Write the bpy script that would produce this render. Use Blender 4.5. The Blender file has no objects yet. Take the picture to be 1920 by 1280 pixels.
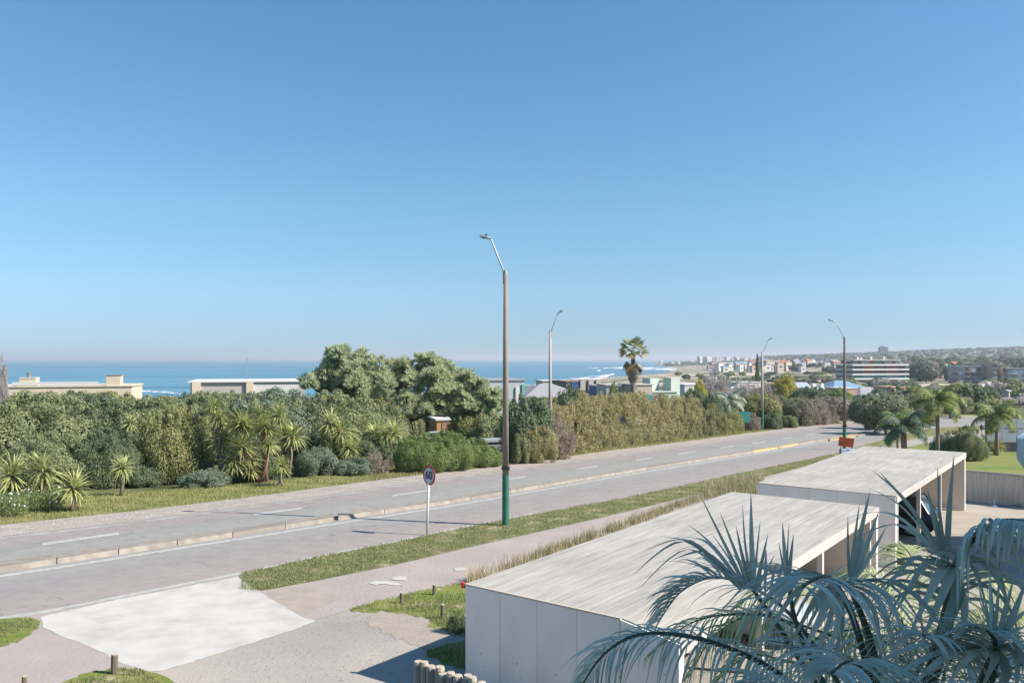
import bpy, math, random
import numpy as np
from mathutils import Vector, Matrix
R = math.radians
SC = bpy.context.scene
COL = SC.collection
F = 1500.0; CU = 960.0; HV = 673.0; CAMZ = 7.4          # focal length in photo pixels, eye level row, camera height

# ------------------------------------------------------------------ camera, sky, sun, exposure
cam = bpy.data.cameras.new("camera"); co = bpy.data.objects.new("camera", cam); COL.objects.link(co)
co.location = (0, 0, CAMZ); co.rotation_euler = (R(90), 0, 0)
cam.sensor_width = 36; cam.lens = 36 * F / 1920; cam.shift_y = (HV - 640) / 1920
cam.clip_start = 0.1; cam.clip_end = 60000
SC.camera = co
SUN_EL = 40.0
sun_dir = Vector((0.964, -0.267, 0)).normalized() * math.cos(R(SUN_EL)) + Vector((0, 0, math.sin(R(SUN_EL))))
w = bpy.data.worlds.new("World"); SC.world = w; w.use_nodes = True
wn = w.node_tree.nodes; wl = w.node_tree.links
bg = wn["Background"]; sky = wn.new("ShaderNodeTexSky"); sky.sky_type = 'NISHITA'; sky.sun_disc = False
sky.sun_elevation = R(SUN_EL); sky.sun_rotation = math.atan2(sun_dir.x, sun_dir.y)
sky.altitude = 20; sky.air_density = 1.0; sky.dust_density = 0.3; sky.ozone_density = 2.0
tcw = wn.new("ShaderNodeTexCoord"); va = wn.new("ShaderNodeVectorMath"); va.operation = 'ADD'; va.inputs[1].default_value = (0, 0, .05)
vn = wn.new("ShaderNodeVectorMath"); vn.operation = 'NORMALIZE'; vt_ = wn.new("ShaderNodeVectorMath"); vt_.operation = 'MULTIPLY'; 
sxyz = wn.new("ShaderNodeSeparateXYZ"); wl.new(tcw.outputs['Generated'], sxyz.inputs[0]); tr_ = wn.new("ShaderNodeValToRGB"); wl.new(sxyz.outputs['Z'], tr_.inputs[0]); te = tr_.color_ramp.elements
for q_ in range(4): te.new(.5)
for q_, (p_, c_) in enumerate([(0, (.31, .375, .45)), (.03, (.37, .44, .51)), (.08, (.465, .55, .59)), (.18, (.46, .64, .65)), (.42, (.385, .65, .70)), (1, (.37, .62, .72))]): te[q_].position = p_; te[q_].color = (*c_, 1)
wl.new(tr_.outputs[0], vt_.inputs[1])
wl.new(tcw.outputs['Generated'], va.inputs[0]); wl.new(va.outputs[0], vn.inputs[0]); wl.new(vn.outputs[0], sky.inputs[0])
wl.new(sky.outputs[0], vt_.inputs[0]); wl.new(vt_.outputs[0], bg.inputs[0]); bg.inputs[1].default_value = 0.13
sl = bpy.data.lights.new("sun", 'SUN'); sl.energy = 4.3; sl.angle = R(0.5); sl.color = (1.0, 0.915, 0.81)
so = bpy.data.objects.new("sun", sl); COL.objects.link(so); so.rotation_euler = sun_dir.to_track_quat('Z', 'Y').to_euler()
vs = SC.view_settings; vs.view_transform = 'Standard'; vs.look = 'None'; vs.exposure = 0.95; vs.gamma = 1; vs.use_curve_mapping = False
SC.cycles.use_denoising = True
SC.cycles.max_bounces = 6; SC.cycles.diffuse_bounces = 4; SC.cycles.glossy_bounces = 2
SC.cycles.transmission_bounces = 2; SC.cycles.transparent_max_bounces = 4; SC.cycles.volume_bounces = 0

# ------------------------------------------------------------------ the lie of the land
def P(u, v, Y): return ((u - CU) / F * Y, Y, CAMZ - (v - HV) / F * Y)
def GY(v): return 6.13 / ((v - HV) / F - 0.0356)          # where a pixel row meets the near, gently sloping ground
def g(y): return 1.27 - 0.0356 * y
def G(u, v):
    Y = GY(v); return ((u - CU) / F * Y, Y, g(Y))
SEA = -14.0
SHORE = np.array([(-6000, -2500), (-700, 60), (-430, 230), (-250, 345), (-100, 455), (4, 617), (53, 783), (123, 973), (214, 1189),
                  (316, 1528), (430, 2200), (520, 2900), (900, 4700), (2500, 12000), (5000, 24000)], float)
def shore_sd(x, y):
    x = np.asarray(x, float); y = np.asarray(y, float)
    best = np.full(x.shape, 1e12); sg = np.ones(x.shape)
    for i in range(len(SHORE) - 1):
        a = SHORE[i]; b = SHORE[i + 1]; d = b - a; L2 = d @ d
        t = np.clip(((x - a[0]) * d[0] + (y - a[1]) * d[1]) / L2, 0, 1)
        dx = x - a[0] - t * d[0]; dy = y - a[1] - t * d[1]; q = dx * dx + dy * dy
        c = d[0] * (y - a[1]) - d[1] * (x - a[0])
        m = q < best; best = np.where(m, q, best); sg = np.where(m, np.where(c > 0, -1, 1), sg)
    return np.sqrt(best) * sg
def fbm(x, y, s, seed=0):
    r = np.random.RandomState(seed); o = np.zeros(np.shape(x)); a = 1.0
    for k in range(4):
        for j in range(3):
            th = r.rand() * 6.28; ph = r.rand() * 6.28
            o = o + a * np.sin((x * math.cos(th) + y * math.sin(th)) / s * 2 * math.pi * (2 ** k) + ph) / 3
        a *= 0.5
    return o
def T(x, y):
    x = np.asarray(x, float); y = np.asarray(y, float)
    b = np.interp(y, [-3000, -60, 0, 260, 400, 520, 800, 1500, 30000],
                  [3.4, 3.406, 1.27, -7.986, -9.1, -9.7, -10.6, -11.2, -11.6])
    cz = np.interp(x, [420, 700, 1020, 1380, 1750, 3000], [0, 10, 24, 39, 50, 60])
    b = b + cz * np.where(y < 2200, np.exp(-((y - 2200) / 520.0) ** 2), np.exp(-((y - 2200) / 1500.0) ** 2))
    # a low rise with houses and the edge of the wood, right of the beach town
    b = b + np.interp(x, [150, 330, 900], [0, 5, 12]) * np.exp(-((y - 1150) / 260.0) ** 2)
    sd = shore_sd(x, y)
    dune = np.clip((sd - 25) / 60, 0, 1) * np.clip((520 - sd) / 150, 0, 1) * np.clip((y - 320) / 120, 0, 1)
    b = b + dune * (1.2 * fbm(x, y, 120, 3) + 0.8)
    r = np.where(sd > 0, np.minimum(b, SEA + 0.035 * np.minimum(sd, 40) + 0.06 * np.maximum(sd - 40, 0)), SEA + np.maximum(sd * 0.04, -6))
    return r
def t1(x, y): return float(T(np.array([x]), np.array([y]))[0])

# ------------------------------------------------------------------ helpers: meshes, tags, materials
def mesh_np(name, V, Fa, smooth=False):
    V = np.asarray(V, np.float32); Fa = np.asarray(Fa, np.int32); k = Fa.shape[1]; n = len(Fa)
    m = bpy.data.meshes.new(name); m.vertices.add(len(V)); m.vertices.foreach_set("co", V.ravel())
    m.loops.add(n * k); m.loops.foreach_set("vertex_index", Fa.ravel())
    m.polygons.add(n); m.polygons.foreach_set("loop_start", np.arange(0, n * k, k, dtype=np.int32))
    m.polygons.foreach_set("loop_total", np.full(n, k, np.int32))
    if smooth: m.polygons.foreach_set("use_smooth", np.ones(n, bool))
    m.update(calc_edges=True); return m
def link(name, m, mat, parent=None, loc=(0, 0, 0), rot=(0, 0, 0), sc=(1, 1, 1)):
    o = bpy.data.objects.new(name, m); COL.objects.link(o); o.parent = parent
    o.location = loc; o.rotation_euler = rot; o.scale = sc
    if mat is not None:
        if len(m.materials) == 0: m.materials.append(mat)
        elif m.materials[0] != mat:
            o.material_slots[0].link = 'OBJECT'; o.material_slots[0].material = mat
    return o
def tag(o, label, cat, group=None):
    o['label'] = label; o['category'] = cat
    if group: o['group'] = group
    return o
def kind(o, k): o['kind'] = k; return o
def empty(name, loc, rz=0, label=None, cat=None, group=None):
    o = bpy.data.objects.new(name, None); COL.objects.link(o); o.location = loc; o.rotation_euler = (0, 0, rz)
    o.empty_display_size = 0.3
    if label: tag(o, label, cat, group)
    return o
class MB:
    def __init__(s): s.v = []; s.f = []
    def box(s, c, d, rz=0, rx=0, top=1.0):
        M = Matrix.Translation(c) @ Matrix.Rotation(rz, 4, 'Z') @ Matrix.Rotation(rx, 4, 'X'); b = len(s.v)
        for z in (-.5, .5):
            k = top if z > 0 else 1
            for x, y in ((-.5, -.5), (.5, -.5), (.5, .5), (-.5, .5)):
                s.v.append(tuple(M @ Vector((x * d[0] * k, y * d[1] * k, z * d[2]))))
        s.f += [tuple(b + i for i in q) for q in ((0, 3, 2, 1), (4, 5, 6, 7), (0, 1, 5, 4), (1, 2, 6, 5), (2, 3, 7, 6), (3, 0, 4, 7))]; return s
    def tube(s, pts, rad, n=8, cap=True):
        pts = [Vector([float(q) for q in p]) for p in pts]; b0 = len(s.v); L = len(pts)
        if not hasattr(rad, '__len__'): rad = [rad] * L
        rad = [float(q) for q in rad]
        for i, p in enumerate(pts):
            d = (pts[min(i + 1, L - 1)] - pts[max(i - 1, 0)]).normalized()
            a = d.cross(Vector((0, 0, 1)) if abs(d.z) < .9 else Vector((1, 0, 0))).normalized(); c = d.cross(a)
            for k in range(n):
                t = 2 * math.pi * k / n; s.v.append(tuple(p + rad[i] * (a * math.cos(t) + c * math.sin(t))))
        for i in range(L - 1):
            for k in range(n):
                q = b0 + i * n; s.f.append((q + k, q + (k + 1) % n, q + n + (k + 1) % n, q + n + k))
        if cap: s.f.append(tuple(b0 + k for k in range(n - 1, -1, -1))); s.f.append(tuple(b0 + (L - 1) * n + k for k in range(n)))
        return s
    def poly(s, pts):
        b = len(s.v); s.v += [tuple(p) for p in pts]; s.f.append(tuple(range(b, b + len(pts)))); return s
    def prism(s, prof, x0, x1):      # prof: (y,z) loop, extruded along x
        b = len(s.v); n = len(prof)
        for x in (x0, x1): s.v += [(x, p[0], p[1]) for p in prof]
        for k in range(n): s.f.append((b + k, b + (k + 1) % n, b + n + (k + 1) % n, b + n + k))
        s.f.append(tuple(b + k for k in range(n - 1, -1, -1))); s.f.append(tuple(b + n + k for k in range(n))); return s
    def mesh(s, name, bevel=0, smooth=False):
        m = bpy.data.meshes.new(name); m.from_pydata(s.v, [], s.f)
        import bmesh
        bm = bmesh.new(); bm.from_mesh(m); bmesh.ops.recalc_face_normals(bm, faces=bm.faces)
        if bevel: bmesh.ops.bevel(bm, geom=bm.edges[:], offset=bevel, segments=1, affect='EDGES', clamp_overlap=True)
        bm.to_mesh(m); bm.free()
        if smooth:
            for p in m.polygons: p.use_smooth = True
        m.update(); return m
    def build(s, name, mat, parent=None, bevel=0, smooth=False, **k): return link(name, s.mesh(name, bevel, smooth), mat, parent, **k)

def nt(name):
    m = bpy.data.materials.new(name); m.use_nodes = True; return m, m.node_tree.nodes, m.node_tree.links, m.node_tree.nodes["Principled BSDF"]
def mat(name, c, rough=.7, metal=0, c2=None, scale=3, bump=0, bscale=30, aspect=None, lo=.35, hi=.65, detail=6, spec=.3, space='Object'):
    c = tuple(q * .8 for q in c); c2 = tuple(q * .8 for q in c2) if c2 else None
    m, N, L, b = nt(name); b.inputs['Roughness'].default_value = rough; b.inputs['Metallic'].default_value = metal
    b.inputs['Base Color'].default_value = (*c, 1); b.inputs['Specular IOR Level'].default_value = spec
    tc = N.new("ShaderNodeTexCoord"); mp = N.new("ShaderNodeMapping"); L.new(tc.outputs[space], mp.inputs[0])
    if aspect: mp.inputs['Scale'].default_value = aspect
    if c2:
        no = N.new("ShaderNodeTexNoise"); no.inputs['Scale'].default_value = scale; no.inputs['Detail'].default_value = detail
        cr = N.new("ShaderNodeValToRGB"); cr.color_ramp.elements[0].position = lo; cr.color_ramp.elements[1].position = hi
        cr.color_ramp.elements[0].color = (*c, 1); cr.color_ramp.elements[1].color = (*c2, 1)
        L.new(mp.outputs[0], no.inputs['Vector']); L.new(no.outputs['Fac'], cr.inputs[0]); L.new(cr.outputs[0], b.inputs['Base Color'])
    if bump:
        n2 = N.new("ShaderNodeTexNoise"); n2.inputs['Scale'].default_value = bscale; n2.inputs['Detail'].default_value = 8
        bp = N.new("ShaderNodeBump"); bp.inputs['Strength'].default_value = bump; bp.inputs['Distance'].default_value = .05
        L.new(mp.outputs[0], n2.inputs['Vector']); L.new(n2.outputs['Fac'], bp.inputs['Height']); L.new(bp.outputs[0], b.inputs['Normal'])
    return m
def leafmat(name, a, b_, trans=.38, rough=.55, c3=None, spec=.25):
    def q(c): l = sum(c) / 3; return tuple((v * .88 + l * .12) * 1.62 for v in c)
    a = q(a); b_ = q(b_); c3 = q(c3) if c3 else None
    m, N, L, b = nt(name); gm = N.new("ShaderNodeNewGeometry"); cr = N.new("ShaderNodeValToRGB")
    cr.color_ramp.elements[0].color = (*a, 1); cr.color_ramp.elements[1].color = (*b_, 1)
    if c3:
        cr.color_ramp.elements[1].position = .93; e = cr.color_ramp.elements.new(1.0); e.color = (*c3, 1)
    L.new(gm.outputs['Random Per Island'], cr.inputs[0]); L.new(cr.outputs[0], b.inputs['Base Color'])
    b.inputs['Roughness'].default_value = rough; b.inputs['Specular IOR Level'].default_value = spec
    tr = N.new("ShaderNodeBsdfTranslucent"); L.new(cr.outputs[0], tr.inputs[0]); mx = N.new("ShaderNodeMixShader"); mx.inputs[0].default_value = trans
    L.new(b.outputs[0], mx.inputs[1]); L.new(tr.outputs[0], mx.inputs[2]); L.new(mx.outputs[0], N["Material Output"].inputs[0]); return m
def ramp(N, stops):
    cr = N.new("ShaderNodeValToRGB"); e = cr.color_ramp.elements
    while len(e) < len(stops): e.new(.5)
    for i, (p, c) in enumerate(stops): e[i].position = p; e[i].color = (*c, 1)
    return cr

# ------------------------------------------------------------------ haze, sea, land
hb = MB().box((4000, 13000, 25), (44000, 34000, 92))
hz = hb.build("haze", None); kind(hz, 'stuff')
m, N, L, b = nt("haze_air"); N.remove(b); pv = N.new("ShaderNodeVolumePrincipled"); pv.inputs['Density'].default_value = 0.00014
pv.inputs['Color'].default_value = (.90, .92, 1.0, 1); pv.inputs['Anisotropy'].default_value = 0.2
L.new(pv.outputs[0], N["Material Output"].inputs['Volume']); hz.data.materials.append(m)

m, N, L, b = nt("sea_water")
tc = N.new("ShaderNodeTexCoord"); mp = N.new("ShaderNodeMapping"); mp.inputs['Scale'].default_value = (.0016, .008, 1); L.new(tc.outputs['Object'], mp.inputs[0])
no = N.new("ShaderNodeTexNoise"); no.inputs['Scale'].default_value = 2.2; no.inputs['Detail'].default_value = 8; L.new(mp.outputs[0], no.inputs['Vector'])
cr = ramp(N, [(.32, (.05, .15, .22)), (.5, (.08, .215, .29)), (.7, (.13, .29, .36))]); L.new(no.outputs['Fac'], cr.inputs[0]); L.new(cr.outputs[0], b.inputs['Base Color'])
b.inputs['Roughness'].default_value = .38; b.inputs['IOR'].default_value = 1.33; b.inputs['Specular IOR Level'].default_value = .3
mp2 = N.new("ShaderNodeMapping"); mp2.inputs['Scale'].default_value = (.02, .09, 1); L.new(tc.outputs['Object'], mp2.inputs[0])
n2 = N.new("ShaderNodeTexNoise"); n2.inputs['Scale'].default_value = 3; n2.inputs['Detail'].default_value = 6; L.new(mp2.outputs[0], n2.inputs['Vector'])
bp = N.new("ShaderNodeBump"); bp.inputs['Strength'].default_value = .5; bp.inputs['Distance'].default_value = 1.2; L.new(n2.outputs['Fac'], bp.inputs['Height']); L.new(bp.outputs[0], b.inputs['Normal'])
sea = kind(link("sea", mesh_np("sea", [(-16000, -3000, SEA), (24000, -3000, SEA), (24000, 29000, SEA), (-16000, 29000, SEA)], [(0, 1, 2, 3)]), m), 'structure')

# land: one polar sheet round the camera
ang = np.concatenate([np.radians(np.linspace(-180, -42, 24, endpoint=False)), np.radians(np.linspace(-42, 42, 300)), np.radians(np.linspace(42, 180, 25)[1:])])
rr = np.concatenate([[0.5], np.geomspace(3, 6500, 210), [9000, 14000, 22000]])
A, Rr = np.meshgrid(ang, rr); X = Rr * np.sin(A); Y = Rr * np.cos(A); X = X.ravel(); Y = Y.ravel()
Z = T(X, Y) - 0.03
na = len(ang); idx = np.arange(len(X)).reshape(len(rr), na)
Fq = np.stack([idx[:-1, :-1], idx[:-1, 1:], idx[1:, 1:], idx[1:, :-1]], -1).reshape(-1, 4)[:, ::-1]
lm = mesh_np("land", np.stack([X, Y, Z], -1), Fq, True)
sd = shore_sd(X, Y)
sandw = np.clip(1 - (sd - 300 - 120 * fbm(X, Y, 300, 8)) / 60, 0, 1) * np.clip((Y - 300) / 60, 0, 1) * np.clip(1 - (Y - 2300) / 300, 0, 1)
sandw = np.maximum(sandw, np.clip(1 - sd / 45, 0, 1))
at = lm.attributes.new("sand", 'FLOAT', 'POINT'); at.data.foreach_set("value", sandw.astype(np.float32))
m, N, L, b = nt("land_ground"); b.inputs['Roughness'].default_value = .95; b.inputs['Specular IOR Level'].default_value = .1
tc = N.new("ShaderNodeTexCoord"); an = N.new("ShaderNodeAttribute"); an.attribute_name = "sand"
nA = N.new("ShaderNodeTexNoise"); nA.inputs['Scale'].default_value = .035; nA.inputs['Detail'].default_value = 8; L.new(tc.outputs['Object'], nA.inputs['Vector'])
nB = N.new("ShaderNodeTexNoise"); nB.inputs['Scale'].default_value = .35; nB.inputs['Detail'].default_value = 8; L.new(tc.outputs['Object'], nB.inputs['Vector'])
gr = ramp(N, [(.35, (.06, .075, .035)), (.52, (.12, .13, .06)), (.7, (.2, .18, .1))]); L.new(nB.outputs['Fac'], gr.inputs[0])
sn = ramp(N, [(.0, (.42, .36, .285)), (.47, (.47, .40, .32)), (.50, (.17, .17, .11)), (.62, (.10, .12, .07))]); L.new(nA.outputs['Fac'], sn.inputs[0])
mx = N.new("ShaderNodeMix"); mx.data_type = 'RGBA'; L.new(an.outputs['Fac'], mx.inputs[0]); L.new(gr.outputs[0], mx.inputs[6]); L.new(sn.outputs[0], mx.inputs[7]); L.new(mx.outputs[2], b.inputs['Base Color'])
land = kind(link("land", lm, m), 'structure')

# ------------------------------------------------------------------ near ground: lot, driveway, path, verges, road
US = np.concatenate([np.arange(-420, 1900, 10), [1900]]).astype(float)
def line(pts):
    p = np.array(pts, float); s0 = (p[1, 1] - p[0, 1]) / (p[1, 0] - p[0, 0])
    v = np.interp(US, p[:, 0], p[:, 1]); v = np.where(US < p[0, 0], p[0, 1] + (US - p[0, 0]) * s0, v)
    k = np.ones(9) / 9; vp = np.pad(v, 4, mode='reflect', reflect_type='odd'); return np.convolve(vp, k, mode='valid')
Bk = line([(0, 984), (131, 970), (230, 960), (328, 949), (480, 930), (577, 917), (745, 895), (938, 873), (1030, 861), (1130, 846), (1255, 831), (1394, 813), (1487, 801), (1620, 787), (1730, 779), (1832, 779), (1900, 780)])
Ck = line([(0, 1006), (230, 979), (480, 946), (646, 923), (1000, 874), (1205, 846.5), (1360, 824.5), (1487, 806), (1620, 791), (1730, 781.5), (1832, 781.5), (1900, 783)])
L1 = line([(0, 1032), (80, 1020), (223, 1000), (476, 964), (565, 953), (736, 929), (987, 893), (1120, 874), (1223, 858), (1305, 846), (1433, 828), (1527, 813), (1620, 801), (1740, 786), (1900, 787)])
M1 = line([(0, 1059), (164, 1037), (321, 1014), (480, 990), (625, 967), (852, 937), (1000, 911), (1187, 880), (1431, 842), (1560, 820), (1640, 808), (1740, 791), (1900, 790)])
M2 = line([(0, 1073), (164, 1049), (321, 1024), (480, 1000), (632, 976), (852, 943), (1000, 917), (1187, 885), (1431, 846), (1560, 823), (1640, 810.5), (1740, 792.5), (1900, 791)])
Nk = line([(0, 1160), (72, 1151), (230, 1119), (447, 1077), (577, 1048), (749, 1015), (873, 988), (1000, 964.5), (1198, 928), (1395, 885), (1560, 852), (1640, 828), (1733, 803), (1830, 797), (1900, 795)])
Vk = line([(0, 1213), (300, 1150), (491, 1107), (577, 1092), (749, 1057), (852, 1032), (1000, 999), (1172, 960), (1251, 940), (1334, 920), (1420, 897), (1560, 862), (1700, 824), (1830, 806), (1900, 803)])
Wk = line([(0, 1320), (300, 1240), (560, 1170), (653, 1143), (749, 1115), (870, 1089), (1000, 1045), (1129, 996), (1309, 928), (1420, 900), (1560, 866), (1700, 829), (1830, 811), (1900, 808)])
def at_u(Lv, u): return float(np.interp(u, US, Lv))
def world_line(v, dz=0.0):
    Yw = 6.13 / ((v - HV) / F - 0.0356); Xw = (US - CU) / F * Yw; return np.stack([Xw, Yw, 1.27 - .0356 * Yw + dz], -1)
def strip(name, a, b_, mt, dz, ncross=1, sel=None, attr=None):
    i0, i1 = (0, len(US)) if sel is None else (int(np.searchsorted(US, sel[0])), int(np.searchsorted(US, sel[1])) + 1)
    pa = world_line(a, dz)[i0:i1]; pb = world_line(b_, dz)[i0:i1]; n = len(pa); V = []
    ts = np.linspace(0, 1, ncross + 1)
    V = np.concatenate([pa * (1 - t) + pb * t for t in ts]); id_ = np.arange(len(V)).reshape(ncross + 1, n)
    Fq = np.stack([id_[:-1, :-1], id_[1:, :-1], id_[1:, 1:], id_[:-1, 1:]], -1).reshape(-1, 4)
    m_ = mesh_np(name, V, Fq)
    if attr:
        at = m_.attributes.new(attr, 'FLOAT', 'POINT'); at.data.foreach_set("value", np.repeat(ts, n).astype(np.float32))
    return kind(link(name, m_, mt), 'structure')

# road: outer lanes are pinkish old asphalt, inner lanes grey
def road_mat(name, stops):
    m, N, L, b = nt(name); b.inputs['Roughness'].default_value = .85; b.inputs['Specular IOR Level'].default_value = .25
    an = N.new("ShaderNodeAttribute"); an.attribute_name = "across"; tc = N.new("ShaderNodeTexCoord")
    no = N.new("ShaderNodeTexNoise"); no.inputs['Scale'].default_value = .25; no.inputs['Detail'].default_value = 9; L.new(tc.outputs['Object'], no.inputs['Vector'])
    ma = N.new("ShaderNodeMath"); ma.operation = 'MULTIPLY_ADD'; ma.inputs[1].default_value = .12; L.new(no.outputs['Fac'], ma.inputs[0]); 
    sb = N.new("ShaderNodeMath"); sb.operation = 'SUBTRACT'; sb.inputs[1].default_value = .06; L.new(an.outputs['Fac'], sb.inputs[0]); L.new(sb.outputs[0], ma.inputs[2])
    cr = ramp(N, stops); L.new(ma.outputs[0], cr.inputs[0])
    n2 = N.new("ShaderNodeTexNoise"); n2.inputs['Scale'].default_value = 1.6; n2.inputs['Detail'].default_value = 14; n2.inputs['Roughness'].default_value = .7; L.new(tc.outputs['Object'], n2.inputs['Vector'])
    vr = N.new("ShaderNodeMapRange"); vr.inputs[1].default_value = .3; vr.inputs[2].default_value = .7; vr.inputs[3].default_value = .86; vr.inputs[4].default_value = 1.12; L.new(n2.outputs['Fac'], vr.inputs[0])
    vm = N.new("ShaderNodeVectorMath"); vm.operation = 'SCALE'; L.new(cr.outputs[0], vm.inputs[0]); L.new(vr.outputs[0], vm.inputs['Scale'])
    # dark cracks
    vo = N.new("ShaderNodeTexVoronoi"); vo.feature = 'DISTANCE_TO_EDGE'; vo.inputs['Scale'].default_value = .16
    dv = N.new("ShaderNodeVectorMath"); dv.operation = 'ADD'; n3 = N.new("ShaderNodeTexNoise"); n3.inputs['Scale'].default_value = .6; L.new(tc.outputs['Object'], n3.inputs['Vector'])
    s3 = N.new("ShaderNodeVectorMath"); s3.operation = 'SCALE'; s3.inputs['Scale'].default_value = 3; L.new(n3.outputs['Color'], s3.inputs[0]); L.new(tc.outputs['Object'], dv.inputs[0]); L.new(s3.outputs[0], dv.inputs[1]); L.new(dv.outputs[0], vo.inputs['Vector'])
    cm = N.new("ShaderNodeMapRange"); cm.inputs[1].default_value = .0; cm.inputs[2].default_value = .008; cm.inputs[3].default_value = .72; cm.inputs[4].default_value = 1; L.new(vo.outputs['Distance'], cm.inputs[0])
    v2 = N.new("ShaderNodeVectorMath"); v2.operation = 'SCALE'; L.new(vm.outputs[0], v2.inputs[0]); L.new(cm.outputs[0], v2.inputs['Scale']); L.new(v2.outputs[0], b.inputs['Base Color'])
    n4 = N.new("ShaderNodeTexNoise"); n4.inputs['Scale'].default_value = 60; bp = N.new("ShaderNodeBump"); bp.inputs['Strength'].default_value = .25; bp.inputs['Distance'].default_value = .01
    L.new(tc.outputs['Object'], n4.inputs['Vector']); L.new(n4.outputs['Fac'], bp.inputs['Height']); L.new(bp.outputs[0], b.inputs['Normal']); return m
PK = (.295, .262, .24); GR = (.282, .272, .252); G2 = (.26, .252, .236)
far_road = strip("road_far_carriageway", Ck, M1, road_mat("asphalt_far", [(0, PK), (.36, (.285, .25, .24)), (.5, G2), (.72, GR), (1, GR)]), .004, 6, attr="across")
near_road = strip("road_near_carriageway", M2, Nk, road_mat("asphalt_near", [(0, GR), (.22, GR), (.42, (.272, .25, .243)), (.75, PK), (1, (.31, .268, .255))]), .004, 6, attr="across")
mb_kerb = mat("kerb_concrete", (.40, .355, .30), .9, c2=(.27, .24, .2), scale=2.5, bump=.3, bscale=12)
shoulder = strip("gravel_shoulder", Bk, Ck, mat("shoulder_gravel", (.50, .43, .38), .95, c2=(.36, .32, .28), scale=1.2, bump=.4, bscale=8, lo=.3, hi=.7), .008, 2)
bmed = strip("median_bed", M1, M2, mb_kerb, .002)
# grass materials
def grassmat(name, cols, sc=.6, bare=None, lo=.5):
    m, N, L, b = nt(name); b.inputs['Roughness'].default_value = .95; b.inputs['Specular IOR Level'].default_value = .05
    tc = N.new("ShaderNodeTexCoord"); no = N.new("ShaderNodeTexNoise"); no.inputs['Scale'].default_value = sc; no.inputs['Detail'].default_value = 10; no.inputs['Roughness'].default_value = .65
    L.new(tc.outputs['Object'], no.inputs['Vector']); st = [(.3, cols[0]), (.45, cols[1]), (.58, cols[2])]
    if bare: st += [(.64, bare)]
    cr = ramp(N, st); L.new(no.outputs['Fac'], cr.inputs[0]); L.new(cr.outputs[0], b.inputs['Base Color'])
    n4 = N.new("ShaderNodeTexNoise"); n4.inputs['Scale'].default_value = 14; n4.inputs['Detail'].default_value = 6; bp = N.new("ShaderNodeBump"); bp.inputs['Strength'].default_value = .8; bp.inputs['Distance'].default_value = .08
    L.new(tc.outputs['Object'], n4.inputs['Vector']); L.new(n4.outputs['Fac'], bp.inputs['Height']); L.new(bp.outputs[0], b.inputs['Normal']); return m
M_verge = grassmat("verge_turf", [(.11, .145, .05), (.17, .185, .075), (.24, .22, .12)], .9, (.38, .33, .22))
M_far = grassmat("far_verge_turf", [(.13, .16, .04), (.20, .21, .07), (.26, .24, .11)], .5)
M_lawn = grassmat("lawn_turf", [(.13, .19, .055), (.18, .22, .07), (.23, .24, .09)], .3)
Av = line([(0, 935), (131, 930), (230, 925), (400, 912), (480, 908), (600, 892), (700, 880), (745, 876), (938, 862), (1030, 853), (1130, 840), (1255, 824), (1394, 807), (1487, 796), (1620, 783), (1730, 776), (1832, 776), (1900, 777)])
strip("far_grass_verge", Av, Bk, M_far, .012, 3)
strip("grass_verge", Nk, Vk, M_verge, .013, 3, sel=(500, 1900))

M_path = mat("path_sand", (.40, .345, .315), .95, c2=(.47, .405, .37), scale=.5, bump=.35, bscale=10, detail=10, lo=.3, hi=.7)
strip("path", Vk, Wk, M_path, .007, 2)
strip("dirt_verge", Nk, Vk, M_path, .004, 2, sel=(-420, 520))
def flat(name, px, mt, dz, parent=None, st=True, jitter=0, seed=1):
    rnd = random.Random(seed); pts = []
    for i, (u, v) in enumerate(px):
        u2, v2 = px[(i + 1) % len(px)]; n = max(1, int(math.hypot(u2 - u, v2 - v) / 8)) if jitter else 1
        for k in range(n):
            t = k / n; pts.append((u + (u2 - u) * t + (rnd.uniform(-1, 1) * jitter * 1.6 if k else 0), v + (v2 - v) * t + (rnd.uniform(-1, 1) * jitter if k else 0)))
    w_ = [G(u, v) for u, v in pts]; mb = MB().poly([(x, y, z + dz) for x, y, z in w_]); me_ = bpy.data.meshes.new(name); me_.from_pydata(mb.v, [], mb.f)
    import bmesh
    bm = bmesh.new(); bm.from_mesh(me_); bm.normal_update()
    for f in bm.faces:
        if f.normal.z < 0: f.normal_flip()
    bmesh.ops.triangulate(bm, faces=bm.faces[:]); bm.to_mesh(me_); bm.free()
    o = link(name, me_, mt, parent); return kind(o, 'structure') if st else o
# lot ground: big sheet below path level
m, N, L, b = nt("lot_ground"); b.inputs['Roughness'].default_value = .95; b.inputs['Specular IOR Level'].default_value = .15
tc = N.new("ShaderNodeTexCoord"); no = N.new("ShaderNodeTexNoise"); no.inputs['Scale'].default_value = .22; no.inputs['Detail'].default_value = 11; no.inputs['Roughness'].default_value = .62; L.new(tc.outputs['Object'], no.inputs['Vector'])
cr = ramp(N, [(.3, (.28, .26, .235)), (.5, (.345, .318, .285)), (.68, (.42, .372, .318))]); L.new(no.outputs['Fac'], cr.inputs[0]); L.new(cr.outputs[0], b.inputs['Base Color'])
n4 = N.new("ShaderNodeTexNoise"); n4.inputs['Scale'].default_value = 9; n4.inputs['Detail'].default_value = 8; bp = N.new("ShaderNodeBump"); bp.inputs['Strength'].default_value = .35; bp.inputs['Distance'].default_value = .05
L.new(tc.outputs['Object'], n4.inputs['Vector']); L.new(n4.outputs['Fac'], bp.inputs['Height']); L.new(bp.outputs[0], b.inputs['Normal']); M_lot = m
wl_ = world_line(Wk, .003); V = np.concatenate([wl_, np.stack([wl_[:, 0] * 0 + np.linspace(-60, 60, len(US)), np.full(len(US), -14.), np.full(len(US), g(-14) + .003)], -1)])
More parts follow.
